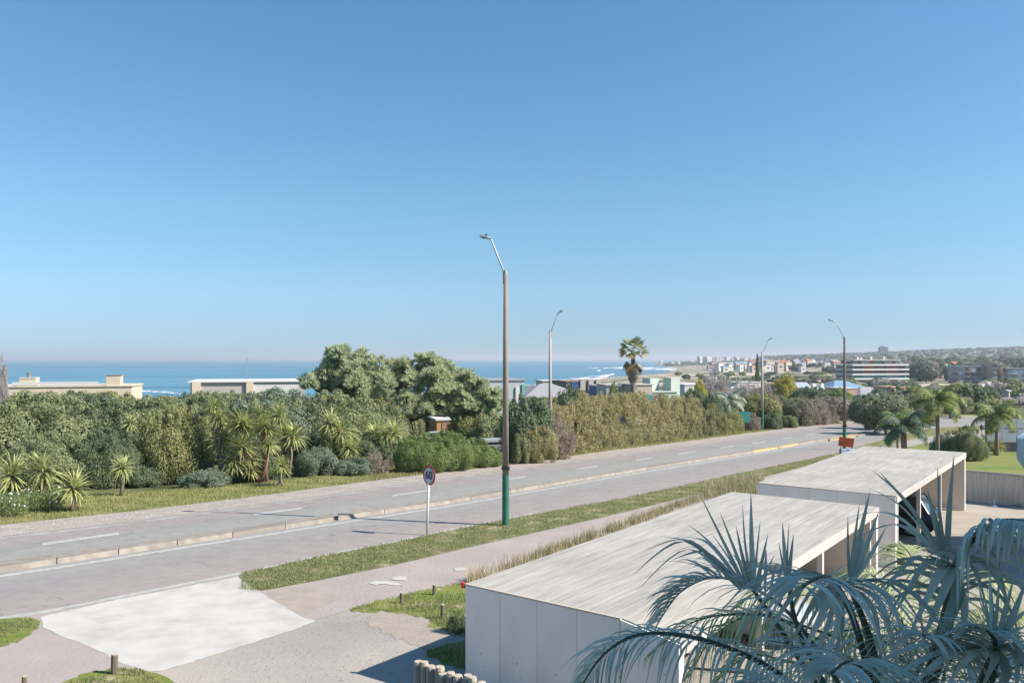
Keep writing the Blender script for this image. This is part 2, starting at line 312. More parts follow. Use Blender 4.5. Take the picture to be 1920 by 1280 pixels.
nU = len(US); Fq = np.stack([np.arange(nU - 1), np.arange(nU - 1) + nU, np.arange(nU - 1) + nU + 1, np.arange(nU - 1) + 1], -1)
kind(link("lot_ground", mesh_np("lot_ground", V, Fq), M_lot), 'structure')
M_conc = mat("driveway_concrete", (.64, .61, .565), .85, c2=(.47, .445, .405), scale=1.3, bump=.1, bscale=20, detail=14, lo=.4, hi=.8)
flat("concrete_driveway", [(76, 1156), (230, 1122), (445, 1081), (470, 1100), (520, 1130), (570, 1158), (594, 1163), (560, 1178), (480, 1203), (400, 1228), (310, 1256), (280, 1259), (230, 1244), (190, 1222), (150, 1205), (110, 1190), (80, 1176)], M_conc, .011, jitter=1.0)
flat("sand_patch", [(560, 1160), (640, 1120), (545, 1088), (500, 1112), (540, 1138)], mat("loose_sand", (.46, .39, .325), .95, c2=(.39, .34, .295), scale=2, bump=.3), .010, jitter=3)
flat("sand_patch", [(700, 1145), (780, 1140), (850, 1150), (862, 1225), (820, 1222), (740, 1196), (690, 1170)], bpy.data.materials["loose_sand"], .009, jitter=4)
for pts in ([(692, 1094), (705, 1089), (722, 1090), (740, 1092), (756, 1097), (742, 1098), (722, 1095), (704, 1097)], [(730, 1084), (748, 1080), (764, 1083), (760, 1088), (740, 1088)], [(850, 1067), (864, 1064), (876, 1066), (870, 1070), (856, 1071)]):
    flat("pale_patch", pts, bpy.data.materials["driveway_concrete"], .02, jitter=1)
flat("grass_tip", [(449, 1079), (505, 1064), (505, 1104), (491, 1106), (468, 1097), (455, 1088)], M_verge, .014, jitter=1)
M_patch = grassmat("patchy_turf", [(.10, .16, .03), (.17, .21, .05), (.24, .23, .09)], 1.1, (.46, .38, .27))
flat("grass_patch", [(-90, 1176), (0, 1160), (60, 1158), (76, 1164), (72, 1178), (40, 1200), (0, 1213), (-90, 1232)], M_patch, .013, jitter=2)
flat("grass_patch", [(110, 1282), (160, 1262), (215, 1252), (262, 1254), (310, 1268), (345, 1295), (300, 1330), (90, 1330)], M_patch, .013, jitter=2)
flat("grass_patch", [(655, 1142), (700, 1129), (749, 1117), (875, 1090), (885, 1150), (840, 1152), (800, 1160), (770, 1152), (720, 1146), (680, 1148)], M_patch, .013, jitter=3)
flat("grass_patch", [(805, 1158), (870, 1150), (880, 1198), (850, 1186), (830, 1180), (800, 1176)], M_patch, .015, jitter=3, seed=4)
flat("grass_patch", [(800, 1218), (835, 1206), (880, 1202), (900, 1250), (850, 1248), (800, 1232)], M_patch, .013, jitter=4, seed=5)
flat("lawn", [(1690, 862), (1700, 838), (1760, 828), (1860, 822), (1960, 815), (2060, 830), (2060, 925), (1900, 912), (1800, 905), (1700, 900)], M_lawn, .035, jitter=1)
flat("courtyard_paving", [(1690, 985), (1735, 942), (1960, 952), (2100, 965), (2100, 1045), (1900, 1006), (1760, 1000)], mat("courtyard_stone", (.52, .45, .38), .9, c2=(.46, .39, .33), scale=.7, bump=.2), .012)

# lane markings
M_white = mat("road_paint_white", (.58, .565, .53), .7, c2=(.38, .365, .34), scale=5, lo=.35, hi=.75)
M_yel = mat("road_paint_yellow", (.58, .44, .2), .7, c2=(.42, .34, .2), scale=2)
def mark(name, a, u0, u1, w0, mt, label=None):     # marking along a border line, w0 px wide at u
    us = np.linspace(u0, u1, max(2, int((u1 - u0) / 10) + 1)); V = []
    for s in (-1, 1):
        for u in us:
            v = at_u(a, u); x, y, z = G(u, v + s * w0(u) / 2); V.append((x, y, z + .010))
    n = len(us); Fq = np.stack([np.arange(n - 1), np.arange(n - 1) + n, np.arange(n - 1) + n + 1, np.arange(n - 1) + 1], -1)[:, ::-1]
    return link(name, mesh_np(name, V, Fq), mt, None)
wf = lambda u: float(np.interp(u, [-100, 0, 500, 1000, 1600], [5.5, 5, 3.6, 2.3, 1.2]))
dashes = [(-260, -95), (80, 223), (476, 566), (736, 801), (938, 987), (1081, 1120), (1192, 1223), (1271, 1305), (1350, 1376), (1411, 1434), (1466, 1486), (1512, 1528), (1552, 1566), (1590, 1603)]
for a_, b_ in dashes:
    o = mark("lane_dash", L1, a_, b_, wf, M_white); kind(o, 'structure')
kind(mark("edge_line", Ck + 3.5 * np.interp(US, [0, 1600], [1, .35]), -400, 1600, lambda u: wf(u) * .8, mat("worn_paint", (.50, .47, .44), .8, c2=(.33, .3, .29), scale=1.5)), 'structure')
kind(mark("edge_line", M2 + np.interp(US, [0, 1600], [7, 2.2]), -400, 1580, lambda u: wf(u), M_white), 'structure')
kind(mark("edge_line", Nk - np.interp(US, [0, 1600], [1.5, 1]), -400, 1000, lambda u: wf(u) * 1.1, M_white), 'structure')
# median kerb: separate stones
med = empty("median_kerb", G(600, at_u(M1, 600)), label="long low concrete median kerb dividing the two carriageways", cat="kerb")
Minv = Matrix.Translation(med.location).inverted()
wa = world_line(M1); wb = world_line(M2); rnd = random.Random(4)
def stone(u0, u1, h, nm, mt, widen=0):
    a0 = Vector(G(u0, at_u(M1, u0) + .6)); a1 = Vector(G(u1, at_u(M1, u1) + .6)); b0 = Vector(G(u0, at_u(M2, u0))); b1 = Vector(G(u1, at_u(M2, u1)))
    d = (a1 - a0).normalized() * .012; a0 += d; b0 += d; a1 -= d; b1 -= d
    up = Vector((0, 0, h)); k = .12; mb = MB()
    vs_ = [a0, a1, b1, b0]; tp = [a0 * (1 - k) + b0 * k + up, a1 * (1 - k) + b1 * k + up, b1 * (1 - k) + a1 * k + up, b0 * (1 - k) + a0 * k + up]
    mb.v = [tuple(Minv @ p) for p in vs_ + tp]; mb.f = [(4, 5, 6, 7), (0, 1, 5, 4), (1, 2, 6, 5), (2, 3, 7, 6), (3, 0, 4, 7)]
    return mb.build(nm, mt, med, bevel=.012)
mk2 = mat("kerb_concrete_dark", (.32, .28, .24), .9, c2=(.27, .235, .2), scale=2, bump=.3, bscale=12)
u = -420.0
while u < 1545:
    Yd = GY(at_u(M1, u)); step = 3.1 / (Yd / F) * 0.72; step = max(step, 9)
    u1 = min(u + step, 1550)
    if u < 627 < u1: stone(u, 624, .17, "kerb_stone", mb_kerb); stone(636, u1 + 6, .17, "kerb_stone", mb_kerb); u = u1 + 6; continue
    yel = 1430 < (u + u1) / 2 < 1500
    stone(u, u1, .17 + rnd.uniform(-.012, .012), "kerb_stone", M_yel if yel else (mb_kerb if rnd.random() < .85 else mk2)); u = u1
# yellow painted nose of the next island
is_ = empty("median_island", G(1590, 818), label="yellow painted nose of the second median island beyond the gap", cat="kerb")
i2 = Matrix.Translation(is_.location).inverted()
for nm, (a_, b_), mt in (("painted_nose", (1556, 1608), M_yel), ("kerb_stone", (1608, 1636), mb_kerb), ("kerb_stone", (1636, 1665), mb_kerb), ("kerb_stone", (1665, 1700), mb_kerb)):
    mb = MB(); sh = -2 if a_ == 1556 else 0
    q = [G(a_, at_u(M1, a_) + (3 if a_ == 1556 else 0)), G(b_, at_u(M1, b_)), G(b_, at_u(M2, b_) + 2.5), G(a_, at_u(M2, a_) + 3.2)]
    q = [i2 @ Vector(p) for p in q]; mb.v = [tuple(p) for p in q] + [tuple(p + Vector((0, 0, .17))) for p in q]; mb.f = [(4, 5, 6, 7), (0, 1, 5, 4), (1, 2, 6, 5), (2, 3, 7, 6), (3, 0, 4, 7)]
    mb.build(nm, mt, is_, bevel=.01)

# ------------------------------------------------------------------ the apartment block behind and right of the camera (out of frame; it shades the palm)
M_bld = mat("rendered_wall", (.52, .5, .47), .85, c2=(.46, .44, .42), scale=.6)
M_glass = mat("window_glass", (.05, .07, .09), .08, spec=.8)
M_dark = mat("dark_metal", (.03, .033, .036), .4)
def block(nm, x0, x1, y0, y1, h, label):
    r = empty(nm, ((x0 + x1) / 2, (y0 + y1) / 2, g(y1) - .5), label=label, cat="building")
    w_, d_ = x1 - x0, y1 - y0; MB().box((0, 0, h / 2), (w_, d_, h)).build("wall", M_bld, r)
    MB().box((0, 0, h + .1), (w_ + .4, d_ + .4, .2)).build("roof", M_bld, r)
    wm = MB().box((0, 0, 0), (.08, 1.6, 1.5)).mesh("window"); wm2 = MB().box((0, 0, 0), (1.6, .08, 1.5)).mesh("window")
    for k in range(int(h // 3)):
        for j in range(int(d_ // 4)): link("window", wm, M_glass, r, (-w_ / 2 - .02, -d_ / 2 + 2 + j * 4, 1.8 + 3 * k))
        for j in range(int(w_ // 4)): link("window", wm2, M_glass, r, (-w_ / 2 + 2 + j * 4, d_ / 2 + .02, 1.8 + 3 * k))
block("apartment_block", 9, 24, -16, 7.5, 12.3, "pale apartment block beside the viewpoint, outside the picture")
block("apartment_block", 24, 40, -16, 30.5, 7.6, "lower wing of the pale apartment block, outside the picture")

# ------------------------------------------------------------------ concrete carports
HR = 4.64; D1 = Vector((.602, .799, 0)); D2 = Vector((.799, -.602, 0)); ROOFZ = CAMZ - HR
CPROT = math.atan2(.799, .602)      # local x runs along the carport, local y to the left (away from the courtyard)
def concrete_roof():
    m, N, L, b = nt("board_marked_roof"); b.inputs['Roughness'].default_value = .9; b.inputs['Specular IOR Level'].default_value = .15
    tc = N.new("ShaderNodeTexCoord"); mp = N.new("ShaderNodeMapping"); mp.inputs['Scale'].default_value = (.5, 8, 1); L.new(tc.outputs['Object'], mp.inputs[0])
    no = N.new("ShaderNodeTexNoise"); no.inputs['Scale'].default_value = 1.5; no.inputs['Detail'].default_value = 9; no.inputs['Roughness'].default_value = .6; L.new(mp.outputs[0], no.inputs['Vector'])
    bk = N.new("ShaderNodeTexBrick"); bk.inputs['Color1'].default_value = (.42, .42, .42, 1); bk.inputs['Color2'].default_value = (.58, .58, .58, 1); bk.inputs['Mortar'].default_value = (.36, .36, .36, 1); bk.inputs['Scale'].default_value = 1; bk.inputs['Mortar Size'].default_value = .006; bk.inputs['Mortar Smooth'].default_value = .5; bk.inputs['Brick Width'].default_value = 1.7; bk.inputs['Row Height'].default_value = .13; L.new(tc.outputs['Object'], bk.inputs['Vector'])
    mxb = N.new("ShaderNodeMix"); mxb.data_type = 'RGBA'; mxb.inputs[0].default_value = .42; L.new(no.outputs['Fac'], mxb.inputs[6]); L.new(bk.outputs['Color'], mxb.inputs[7])
    cr = ramp(N, [(.32, (.26, .24, .215)), (.43, (.36, .338, .305)), (.52, (.41, .388, .352)), (.64, (.50, .475, .435))]); L.new(mxb.outputs[2], cr.inputs[0])
    n2 = N.new("ShaderNodeTexNoise"); n2.inputs['Scale'].default_value = .5; n2.inputs['Detail'].default_value = 5; L.new(tc.outputs['Object'], n2.inputs['Vector'])
    vr = N.new("ShaderNodeMapRange"); vr.inputs[1].default_value = .3; vr.inputs[2].default_value = .7; vr.inputs[3].default_value = .86; vr.inputs[4].default_value = 1.08; L.new(n2.outputs['Fac'], vr.inputs[0])
    vm = N.new("ShaderNodeVectorMath"); vm.operation = 'SCALE'; L.new(cr.outputs[0], vm.inputs[0]); L.new(vr.outputs[0], vm.inputs['Scale']); L.new(vm.outputs[0], b.inputs['Base Color'])
    bp = N.new("ShaderNodeBump"); bp.inputs['Strength'].default_value = .5; bp.inputs['Distance'].default_value = .03; L.new(no.outputs['Fac'], bp.inputs['Height']); L.new(bp.outputs[0], b.inputs['Normal']); return m
M_roof = concrete_roof()
def conc_wall(name, c, c2):
    m, N, L, b = nt(name); b.inputs['Roughness'].default_value = .85; b.inputs['Specular IOR Level'].default_value = .2
    tc = N.new("ShaderNodeTexCoord"); mp = N.new("ShaderNodeMapping"); mp.inputs['Scale'].default_value = (1, 1, .35); L.new(tc.outputs['Object'], mp.inputs[0])
    no = N.new("ShaderNodeTexNoise"); no.inputs['Scale'].default_value = 1.3; no.inputs['Detail'].default_value = 10; no.inputs['Roughness'].default_value = .6; L.new(mp.outputs[0], no.inputs['Vector'])
    cr = ramp(N, [(.3, c2), (.62, c)]); L.new(no.outputs['Fac'], cr.inputs[0])
    vo = N.new("ShaderNodeTexVoronoi"); vo.inputs['Scale'].default_value = 2.6; L.new(tc.outputs['Object'], vo.inputs['Vector'])
    sp = N.new("ShaderNodeMapRange"); sp.inputs[1].default_value = .05; sp.inputs[2].default_value = .09; sp.inputs[3].default_value = .72; sp.inputs[4].default_value = 1; L.new(vo.outputs['Distance'], sp.inputs[0])
    vm = N.new("ShaderNodeVectorMath"); vm.operation = 'SCALE'; L.new(cr.outputs[0], vm.inputs[0]); L.new(sp.outputs[0], vm.inputs['Scale']); L.new(vm.outputs[0], b.inputs['Base Color']); return m
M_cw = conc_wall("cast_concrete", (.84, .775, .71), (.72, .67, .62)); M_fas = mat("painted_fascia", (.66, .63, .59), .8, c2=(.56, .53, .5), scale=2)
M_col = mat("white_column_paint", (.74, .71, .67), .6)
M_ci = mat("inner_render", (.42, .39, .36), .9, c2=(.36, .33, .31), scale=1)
def carport(s0, s1, label, notch, cols, panels):
    c0, c1 = 2.31 * HR, 1.28 * HR                    # distances to the left of the axis through the camera
    org = D1 * s0 + D2 * (-c1); base = g(org.y)
    r = empty("carport", (org.x, org.y, base - .4), CPROT, label=label, cat="carport"); Lc = s1 - s0; Wc = c0 - c1; ht = ROOFZ - (base - .4)
    n0, cw, dp = (5.3, 1.15, .2) if notch else (0, 0, 0)
    if notch:
        MB().box((n0 / 2, (Wc + cw) / 2, ht - .12), (n0, Wc - cw, .24)).build("roof_slab", M_roof, r)
        MB().prism([(0, ht - dp - .24), (cw, ht - .24), (cw, ht - .001), (0, ht - dp)], 0, n0 - .004).build("roof_slab", M_roof, r)
        MB().box((n0 / 2, -.017, ht - dp - .12), (n0, .03, .24)).build("fascia", M_fas, r, bevel=.004)
    slab = MB().box(((n0 + Lc) / 2, Wc / 2, ht - .12), (Lc - n0, Wc, .24)).build("roof_slab", M_roof, r)
    MB().box(((n0 + Lc) / 2 + .02, -.015, ht - .14), (Lc - n0, .03, .24)).build("fascia", M_fas, r, bevel=.004)
    MB().box((-.02, (Wc + cw) / 2 , ht - .012), (.06, Wc - cw + .03, .03)).build("drip_edge", mat("drip_edge_mortar", (.62, .54, .45), .9), r)
    # near end wall of panels with recessed joints, facing the viewpoint
    hw = ht - .242
    wpan = Wc / panels
    c0_ = cw if notch else 0; wpan = (Wc - c0_) / panels; pm = MB().box((0, 0, 0), (.2, wpan - .008, ht - .03)).mesh("wall_panel", bevel=.003)
    for k in range(panels): link("wall_panel", pm, M_cw, r, (.06, c0_ + wpan * (k + .5), (ht - .03) / 2))
    if notch: MB().prism([(0, 0), (cw - .014, 0), (cw - .014, ht - .03), (0, ht - .03 - dp)], -.04, .16).build("wall_panel", M_cw, r)
    jb = MB().box((.12, Wc / 2, hw / 2 - .01), (.12, Wc - .03, hw - .03)); jb.build("joint_backing", mat("joint_grey", (.45, .43, .4), .9), r)
    MB().box((Lc - .1, Wc / 2, hw / 2), (.2, Wc - .004, hw)).build("end_wall", M_cw, r, bevel=.008)
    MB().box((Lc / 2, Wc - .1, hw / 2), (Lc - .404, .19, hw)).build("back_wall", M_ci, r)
    cm = MB().box((0, 0, 0), (.14, .14, hw)).mesh("column", bevel=.006)
    for x in cols: link("column", cm, M_col, r, (x, .12, hw / 2))
    return r
cp1 = carport(2.728 * HR, 5.818 * HR, "nearest long concrete carport with rough board-marked flat roof", True, [4.2, 8.6, 13.6], 4)
cp2 = carport(6.374 * HR, 9.79 * HR, "second concrete carport beyond the gap, a dark car under its roof", False, [.55, 4.6, 9.2], 5)
# red reflector on the roof corner
rx, ry, rz_ = P(866, 1095, 3.58 * HR); rr_ = MB().tube([(0, 0, 0), (0, 0, .11)], .045, 8).build("corner_reflector", mat("red_plastic", (.7, .04, .03), .35), None, loc=(rx + .03, ry - .05, rz_ - .05)); tag(rr_, "small red marker on the near left corner of the concrete roof", "marker")

# ------------------------------------------------------------------ street furniture
M_pole = mat("pole_concrete", (.36, .30, .25), .85, c2=(.27, .225, .19), scale=2, aspect=(4, 4, .5), bump=.2)
M_polep = mat("pole_concrete_pale", (.55, .50, .45), .85, c2=(.44, .4, .36), scale=2, aspect=(4, 4, .5))
M_green = mat("pole_green_paint", (.05, .21, .15), .6, c2=(.04, .165, .12), scale=2)
M_steel = mat("galvanised_steel", (.42, .44, .46), .45, .5)
def lamp(u, vb, vt, arm, head, hw_, label, pm_, green, band=None):
    x, y, z = G(u, vb); H = (vb - vt) / F * y
    r = empty("street_lamp", (x, y, z), label=label, cat="street lamp", group="street lamps along the road"); r0 = hw_ / F * y / 2; r1 = r0 * .55
    hg = green / F * y
    gm = MB().tube([(0, 0, -.3), (0, 0, hg)], [r0, r0 * .95], 14).build("painted_base", M_green, r, smooth=False)
    MB().tube([(0, 0, hg), (0, 0, H * .6), (0, 0, H)], [r0 * .93, (r0 + r1) / 2, r1], 14).build("pole", pm_, r, smooth=True)
    MB().tube([(0, 0, H - .02), (0, 0, H + .14)], [r1 * 1.02, r1 * .6], 12).build("pole_cap", M_steel, r)
    ax, az = (arm[0] - u) / F * y, (vt - arm[1]) / F * y; hx, hz_ = (head[0] - u) / F * y, (vt - head[1]) / F * y
    s = 1 if hx > 0 else -1
    MB().tube([(r1 * .9 * s, 0, H - .5), (r1 * 1.0 * s, 0, H + .1), (ax * .5 + r1 * .4 * s, 0, H + az * .5), (ax, 0, H + az), (ax + s * .12, 0, H + az + .05)], [.045, .045, .04, .036, .036], 8).build("arm", M_steel, r, smooth=True)
    L_ = abs(hx - ax); tilt = math.atan2(hz_ - az, abs(hx - ax))
    hd = MB(); pr = [(-.5, 0), (-.45, .08), (.1, .13), (.5, .05), (.5, -.01), (-.45, -.03)]
    hd.prism([(p[0] * .0, p[1]) for p in pr], 0, 0) if False else None
    mbh = MB(); b0 = 0
    secs = [(0, .045, .03, .03), (.22, .07, .05, .03), (.3, .15, .07, .04), (.75, .16, .06, .035), (1.0, .08, .02, .015)]
    for t, wd, up, dn in secs:
        X_ = ax + s * L_ * t; Z_ = H + az + (hz_ - az) * t + .04
        mbh.v += [(X_, -wd, Z_), (X_, -wd * .6, Z_ + up), (X_, wd * .6, Z_ + up), (X_, wd, Z_), (X_, wd * .8, Z_ - dn), (X_, -wd * .8, Z_ - dn)]
    for i in range(len(secs) - 1):
        for k in range(6): mbh.f.append((i * 6 + k, i * 6 + (k + 1) % 6, i * 6 + 6 + (k + 1) % 6, i * 6 + 6 + k))
    mbh.f += [tuple(range(5, -1, -1)), tuple(range(24, 30))]
    lh = mbh.build("lamp_head", mat("lamp_grey", (.30, .33, .36), .5, .3), r)
    MB().box((ax + s * L_ * .6, 0, H + az + (hz_ - az) * .6 - .005), (L_ * .4, .2, .03)).build("lens", M_glass, r)
    MB().tube([(ax + s * L_ * .42, 0, H + az + (hz_ - az) * .42 + .1), (ax + s * L_ * .42, 0, H + az + (hz_ - az) * .42 + .2)], [.05, .04], 8).build("photocell", M_dark, r)
    if band:
        for vb_ in band:
            zb = (vb - vb_) / F * y; MB().box((0, -r0 * .2, zb), (r0 * 2.3, r0 * 2.2, .12)).build("strap_box", M_dark, r)
    return r
lamp(948, 985, 512, (921, 449), (899, 444), 13.5, "tall street lamp nearest the viewpoint, green base beside the speed sign", M_pole, 95, band=(877,))
lamp(1031.5, 860, 622, (1046, 588), (1057, 582.5), 7.5, "pale street lamp on the far side against the tan hedge", M_polep, 47)
lamp(1429, 805, 660, (1440, 638), (1449, 633.5), 6, "farthest street lamp at the far kerb by grey leafless bushes", M_polep, 35)
lamp(1583.5, 843, 633, (1567, 604), (1552, 599.5), 6.5, "street lamp standing behind the orange signboard", mat("pole_concrete_dark", (.2, .165, .14), .85), 40, band=(798,))
# speed limit sign
sx, sy, sz = G(800, 1003); sg = empty("speed_limit_sign", (sx, sy, sz), label="round red-rimmed 60 speed limit sign on a white post", cat="road sign")
dr = 18.2 / F * sy; dz_ = (1003 - 890.5) / F * sy
pst = MB().tube([(0, 0, -.2), (.1, 0, dz_ + .25)], .05, 10).build("post", mat("post_white", (.78, .77, .75), .5), sg, smooth=True)
def disc(r_, th, y_, n=40):
    mb = MB().tube([(0, y_, 0), (0, y_ - th, 0)], r_, n); return mb
face = bpy.data.objects.new("sign_face", disc(dr, .02, 0).mesh("sign_face")); COL.objects.link(face); face.parent = sg
face.location = (.12, -.06, dz_); face.rotation_euler = (0, 0, R(-46)); face.data.materials.append(mat("sign_red", (.48, .045, .06), .4))
disc(dr * .8, .008, -.021).build("sign_field", mat("sign_pale", (.60, .66, .72), .4), face)
MB().box((0, .035, 0), (.06, .03, dr * 1.2)).build("bracket", M_steel, face)
fc = bpy.data.curves.new("sign_number", 'FONT'); fc.body = "60"; fc.size = dr * 1.15; fc.extrude = .004; fc.align_x = 'CENTER'; fc.align_y = 'CENTER'; fc.offset = .012; fc.space_character = 1.05
tmp = bpy.data.objects.new("tmp_text", fc); COL.objects.link(tmp); bpy.context.view_layer.update()
tm = bpy.data.meshes.new_from_object(tmp); bpy.data.objects.remove(tmp); tm.name = "sign_number"; tm.materials.clear()
link("sign_number", tm, mat("sign_black", (.05, .06, .09), .5), face, (0, -.036, 0), (R(90), 0, 0))
# orange signboard on legs, pale board behind it
ox, oy, oz = G(1588, 856); ob = empty("signboard", (ox, oy, oz), label="tilted orange signboard on thin legs at the roadside behind the carport", cat="sign")
k_ = oy / F
bd = MB().box((0, 0, 0), (26 * k_, .04, 17 * k_)).build("board", mat("orange_paint", (.80, .16, .05), .6, c2=(.70, .13, .05), scale=3), ob, loc=(-1.5 * k_, 0, (856 - 828.5) * k_), rot=(0, R(7), R(-20)))
for i_, (w_, z_) in enumerate(((.62, .16), (.5, 0), (.56, -.16))): MB().box((-.05, -.026, z_), (w_, .006, .05)).build("lettering_bar", mat("faded_ink", (.55, .10, .06), .7), bd)
for dx in (-12, 10): MB().tube([(dx * k_, .05, -.1), (dx * k_ * .9, .03, 27 * k_)], .03, 6).build("leg", M_dark, ob)
px_, py_, pz_ = G(1590, 857); tb = MB().box((0, 0, 0), (31 * k_, .5, 10 * k_), top=.93).build("roadside_box", mat("pale_blue_paint", (.45, .58, .68), .5), None, loc=(px_ + .3, py_ + .7, pz_ + 9 * k_), bevel=.02); tag(tb, "pale blue low box under the orange signboard", "box")
# wooden bollards
M_wood = mat("weathered_wood", (.30, .24, .18), .9, c2=(.18, .14, .11), scale=4, aspect=(6, 6, .8), bump=.4)
M_woodp = mat("cut_wood_end", (.62, .55, .44), .85, c2=(.48, .4, .3), scale=12)
for (u, vb, vt, wd, lb) in ((214, 1263, 1225, 12, "thick wooden bollard at the corner of the concrete driveway"), (45, 1290, 1266, 9, "short wooden bollard at the bottom left edge of the picture"),
                            (752, 1131, 1110, 6, "small wooden post, leftmost of the three in the patchy grass"), (813.5, 1115, 1095, 6, "small wooden post nearest the path in the patchy grass"), (829, 1160, 1132, 7, "small wooden post half in shade by the carport wall"), (731, 1290, 1281, 6, "wooden peg near the palisade")):
    if u == 731: continue
    x, y, z = G(u, vb); r_ = wd / F * y / 2; h = (vb - vt) / F * y
    r = empty("wooden_bollard", (x, y, z), label=lb, cat="bollard", group="wooden bollards in front of the building")
    MB().tube([(0, 0, -.1), (.01, 0, h - .012)], [r_ * 1.05, r_], 10).build("post", M_wood, r, smooth=False); MB().tube([(.01, 0, h - .012), (.01, 0, h)], [r_ * .99, r_ * .9], 10).build("cut_top", M_woodp, r)
# foreground palisade of logs
def palisade(p0, p1, n, h, r_, label, mt, htop=None, seed=0):
    rd = random.Random(seed); p0 = Vector(p0); p1 = Vector(p1); root = empty("log_palisade", (p0.x, p0.y, 0), label=label, cat="fence")
    meshes = []
    for k in range(4):
        mb = MB(); rk = r_ * rd.uniform(.88, 1.05); n_ = 10
        mb.tube([(0, 0, 0), (rd.uniform(-.01, .01), rd.uniform(-.01, .01), .5), (0, 0, .97), (0, 0, 1.0)], [rk, rk * rd.uniform(.95, 1.03), rk * .97, rk * .86], n_); mm = mb.mesh("log"); mm.materials.append(mt); mm.materials.append(M_woodp)
        mm.polygons[-1].material_index = 0
        for pl in mm.polygons:
            if sum(mm.vertices[i].co.z for i in pl.vertices) / len(pl.vertices) > .98: pl.material_index = 1
        meshes.append(mm)
    for i in range(n):
        t = i / (n - 1); p = p0.lerp(p1, t); z0 = g(p.y) - .1; hh = h + rd.uniform(-.05, .05)
        o = bpy.data.objects.new("log", rd.choice(meshes)); COL.objects.link(o); o.parent = root; o.location = (p.x - p0.x, p.y - p0.y, z0); o.scale = (1, 1, hh + .1); o.rotation_euler = (rd.uniform(-.015, .015), rd.uniform(-.015, .015), rd.uniform(0, 6))
    return root
palisade((-1.53, 13.0, 0), (.95, 10.9, 0), 22, 1.68, .078, "palisade of pale-topped round logs at the bottom edge before the carport", mat("log_grey", (.42, .38, .32), .9, c2=(.27, .245, .2), scale=3, aspect=(5, 5, .6), bump=.3), seed=3)
f0 = G(1812, 938); f1 = G(1990, 958)
pl2 = palisade(f0, f1, 64, 1.62, .062, "grey round-log fence between the courtyard and the green lawn", mat("log_silver", (.80, .73, .64), .9, c2=(.6, .55, .48), scale=3, aspect=(5, 5, .6), bump=.3), seed=8)
a_ = Vector(f0) ; b_ = Vector(f1); MB().tube([(0, -.02, 1.62 + g(a_.y)), (b_.x - a_.x, b_.y - a_.y - .02, 1.62 + g(b_.y))], .045, 8).build("rail", mat("rail_pale", (.5, .47, .42), .8), pl2)
# low blue pipe rack at the foot of the fence
bx, by, bz = G(1872, 949); rk_ = empty("blue_trestle", (bx, by - .3, bz), label="low blue metal trestle lying at the foot of the log fence", cat="trestle")
Mb = mat("blue_paint", (.16, .30, .48), .5); MB().tube([(-.5, 0, .05), (.75, 0, .12), (1.1, 0, .02)], .035, 6).build("rail", Mb, rk_); MB().tube([(-.42, 0, 0), (-.42, 0, .42)], .035, 6).build("upright", Mb, rk_); MB().tube([(-.62, .1, .02), (-.15, .1, .02)], .03, 6).build("foot", Mb, rk_)

# ------------------------------------------------------------------ vegetation prototypes
def rand_dir(r, n):
    d = r.normal(size=(n, 3)); return d / np.linalg.norm(d, axis=1, keepdims=True)
def leaf_cloud(name, lumps, n, ll, lw, seed, jit=.7, radial=False, inner=.15):
    r = np.random.RandomState(seed); lumps = np.asarray(lumps, float); pr = lumps[:, 3] ** 2; pr /= pr.sum()
    li = r.choice(len(lumps), n * 2, p=pr); d = rand_dir(r, n * 2); rad = r.uniform(.72, 1.06, n * 2); inn = r.rand(n * 2) < inner; rad[inn] *= .7
    p = lumps[li, :3] + d * lumps[li, 3:4] * rad[:, None]
    keep = p[:, 2] > 0.0
    for j in range(len(lumps)):
        q = ((p - lumps[j, :3]) ** 2).sum(1) < (lumps[j, 3] * .74) ** 2; keep &= ~(q & (li != j) & ~inn)
    p = p[keep][:n]; d = d[keep][:n]; inn = inn[keep][:n]; n = len(p)
    nr = d + jit * rand_dir(r, n); nr /= np.linalg.norm(nr, axis=1, keepdims=True)
    if radial: t = d + .55 * rand_dir(r, n) + np.array([0, 0, .35]); t /= np.linalg.norm(t, axis=1, keepdims=True); b = np.cross(t, rand_dir(r, n))
    else: t = np.cross(nr, rand_dir(r, n)); b = np.cross(nr, t)
    t /= np.linalg.norm(t, axis=1, keepdims=True) + 1e-9; b = np.cross(nr, t) if not radial else b; b /= np.linalg.norm(b, axis=1, keepdims=True) + 1e-9
    s = r.uniform(.7, 1.3, (n, 1)) * np.where(inn, 1.9, 1)[:, None]
    V = np.stack([p - t * ll * s * .5, p + b * lw * s * .5 + t * ll * s * .08, p + t * ll * s * .5, p - b * lw * s * .5 + t * ll * s * .08], 1).reshape(-1, 3)
    return mesh_np(name, V, np.arange(n * 4).reshape(n, 4))
def dome(seed, nl, rl=(.2, .36), zs=.5, base=.42, squash=1.0):
    r = np.random.RandomState(seed); o = [(0, 0, base, .42)]
    for i in range(nl):
        z = r.uniform(-.75, 1); a = i * 2.39996 + r.uniform(-.4, .4); q = math.sqrt(max(0, 1 - z * z)); q2 = .72 + r.uniform(-.08, .1)
        rad = r.uniform(*rl); o.append((math.cos(a) * q * q2, math.sin(a) * q * q2, max(rad * .6, base + z * zs * q2 * 1.15 - .02), rad))
    for i in range(nl // 3):
        a = r.uniform(0, 6.28); q = r.uniform(.1, .8); o.append((math.cos(a) * q, math.sin(a) * q, base + zs * 1.2 * math.sqrt(max(0, 1 - q * q)) + r.uniform(-.02, .07), r.uniform(.05, .1)))
    return o
BIG = [leaf_cloud("foliage", dome(10 + k, 90, (.11, .26), .5), 46000, .034, .018, k) for k in range(3)]
MID = [leaf_cloud("foliage", dome(20 + k, 34, (.2, .36), .5), 15000, .06, .033, k + 5) for k in range(3)]
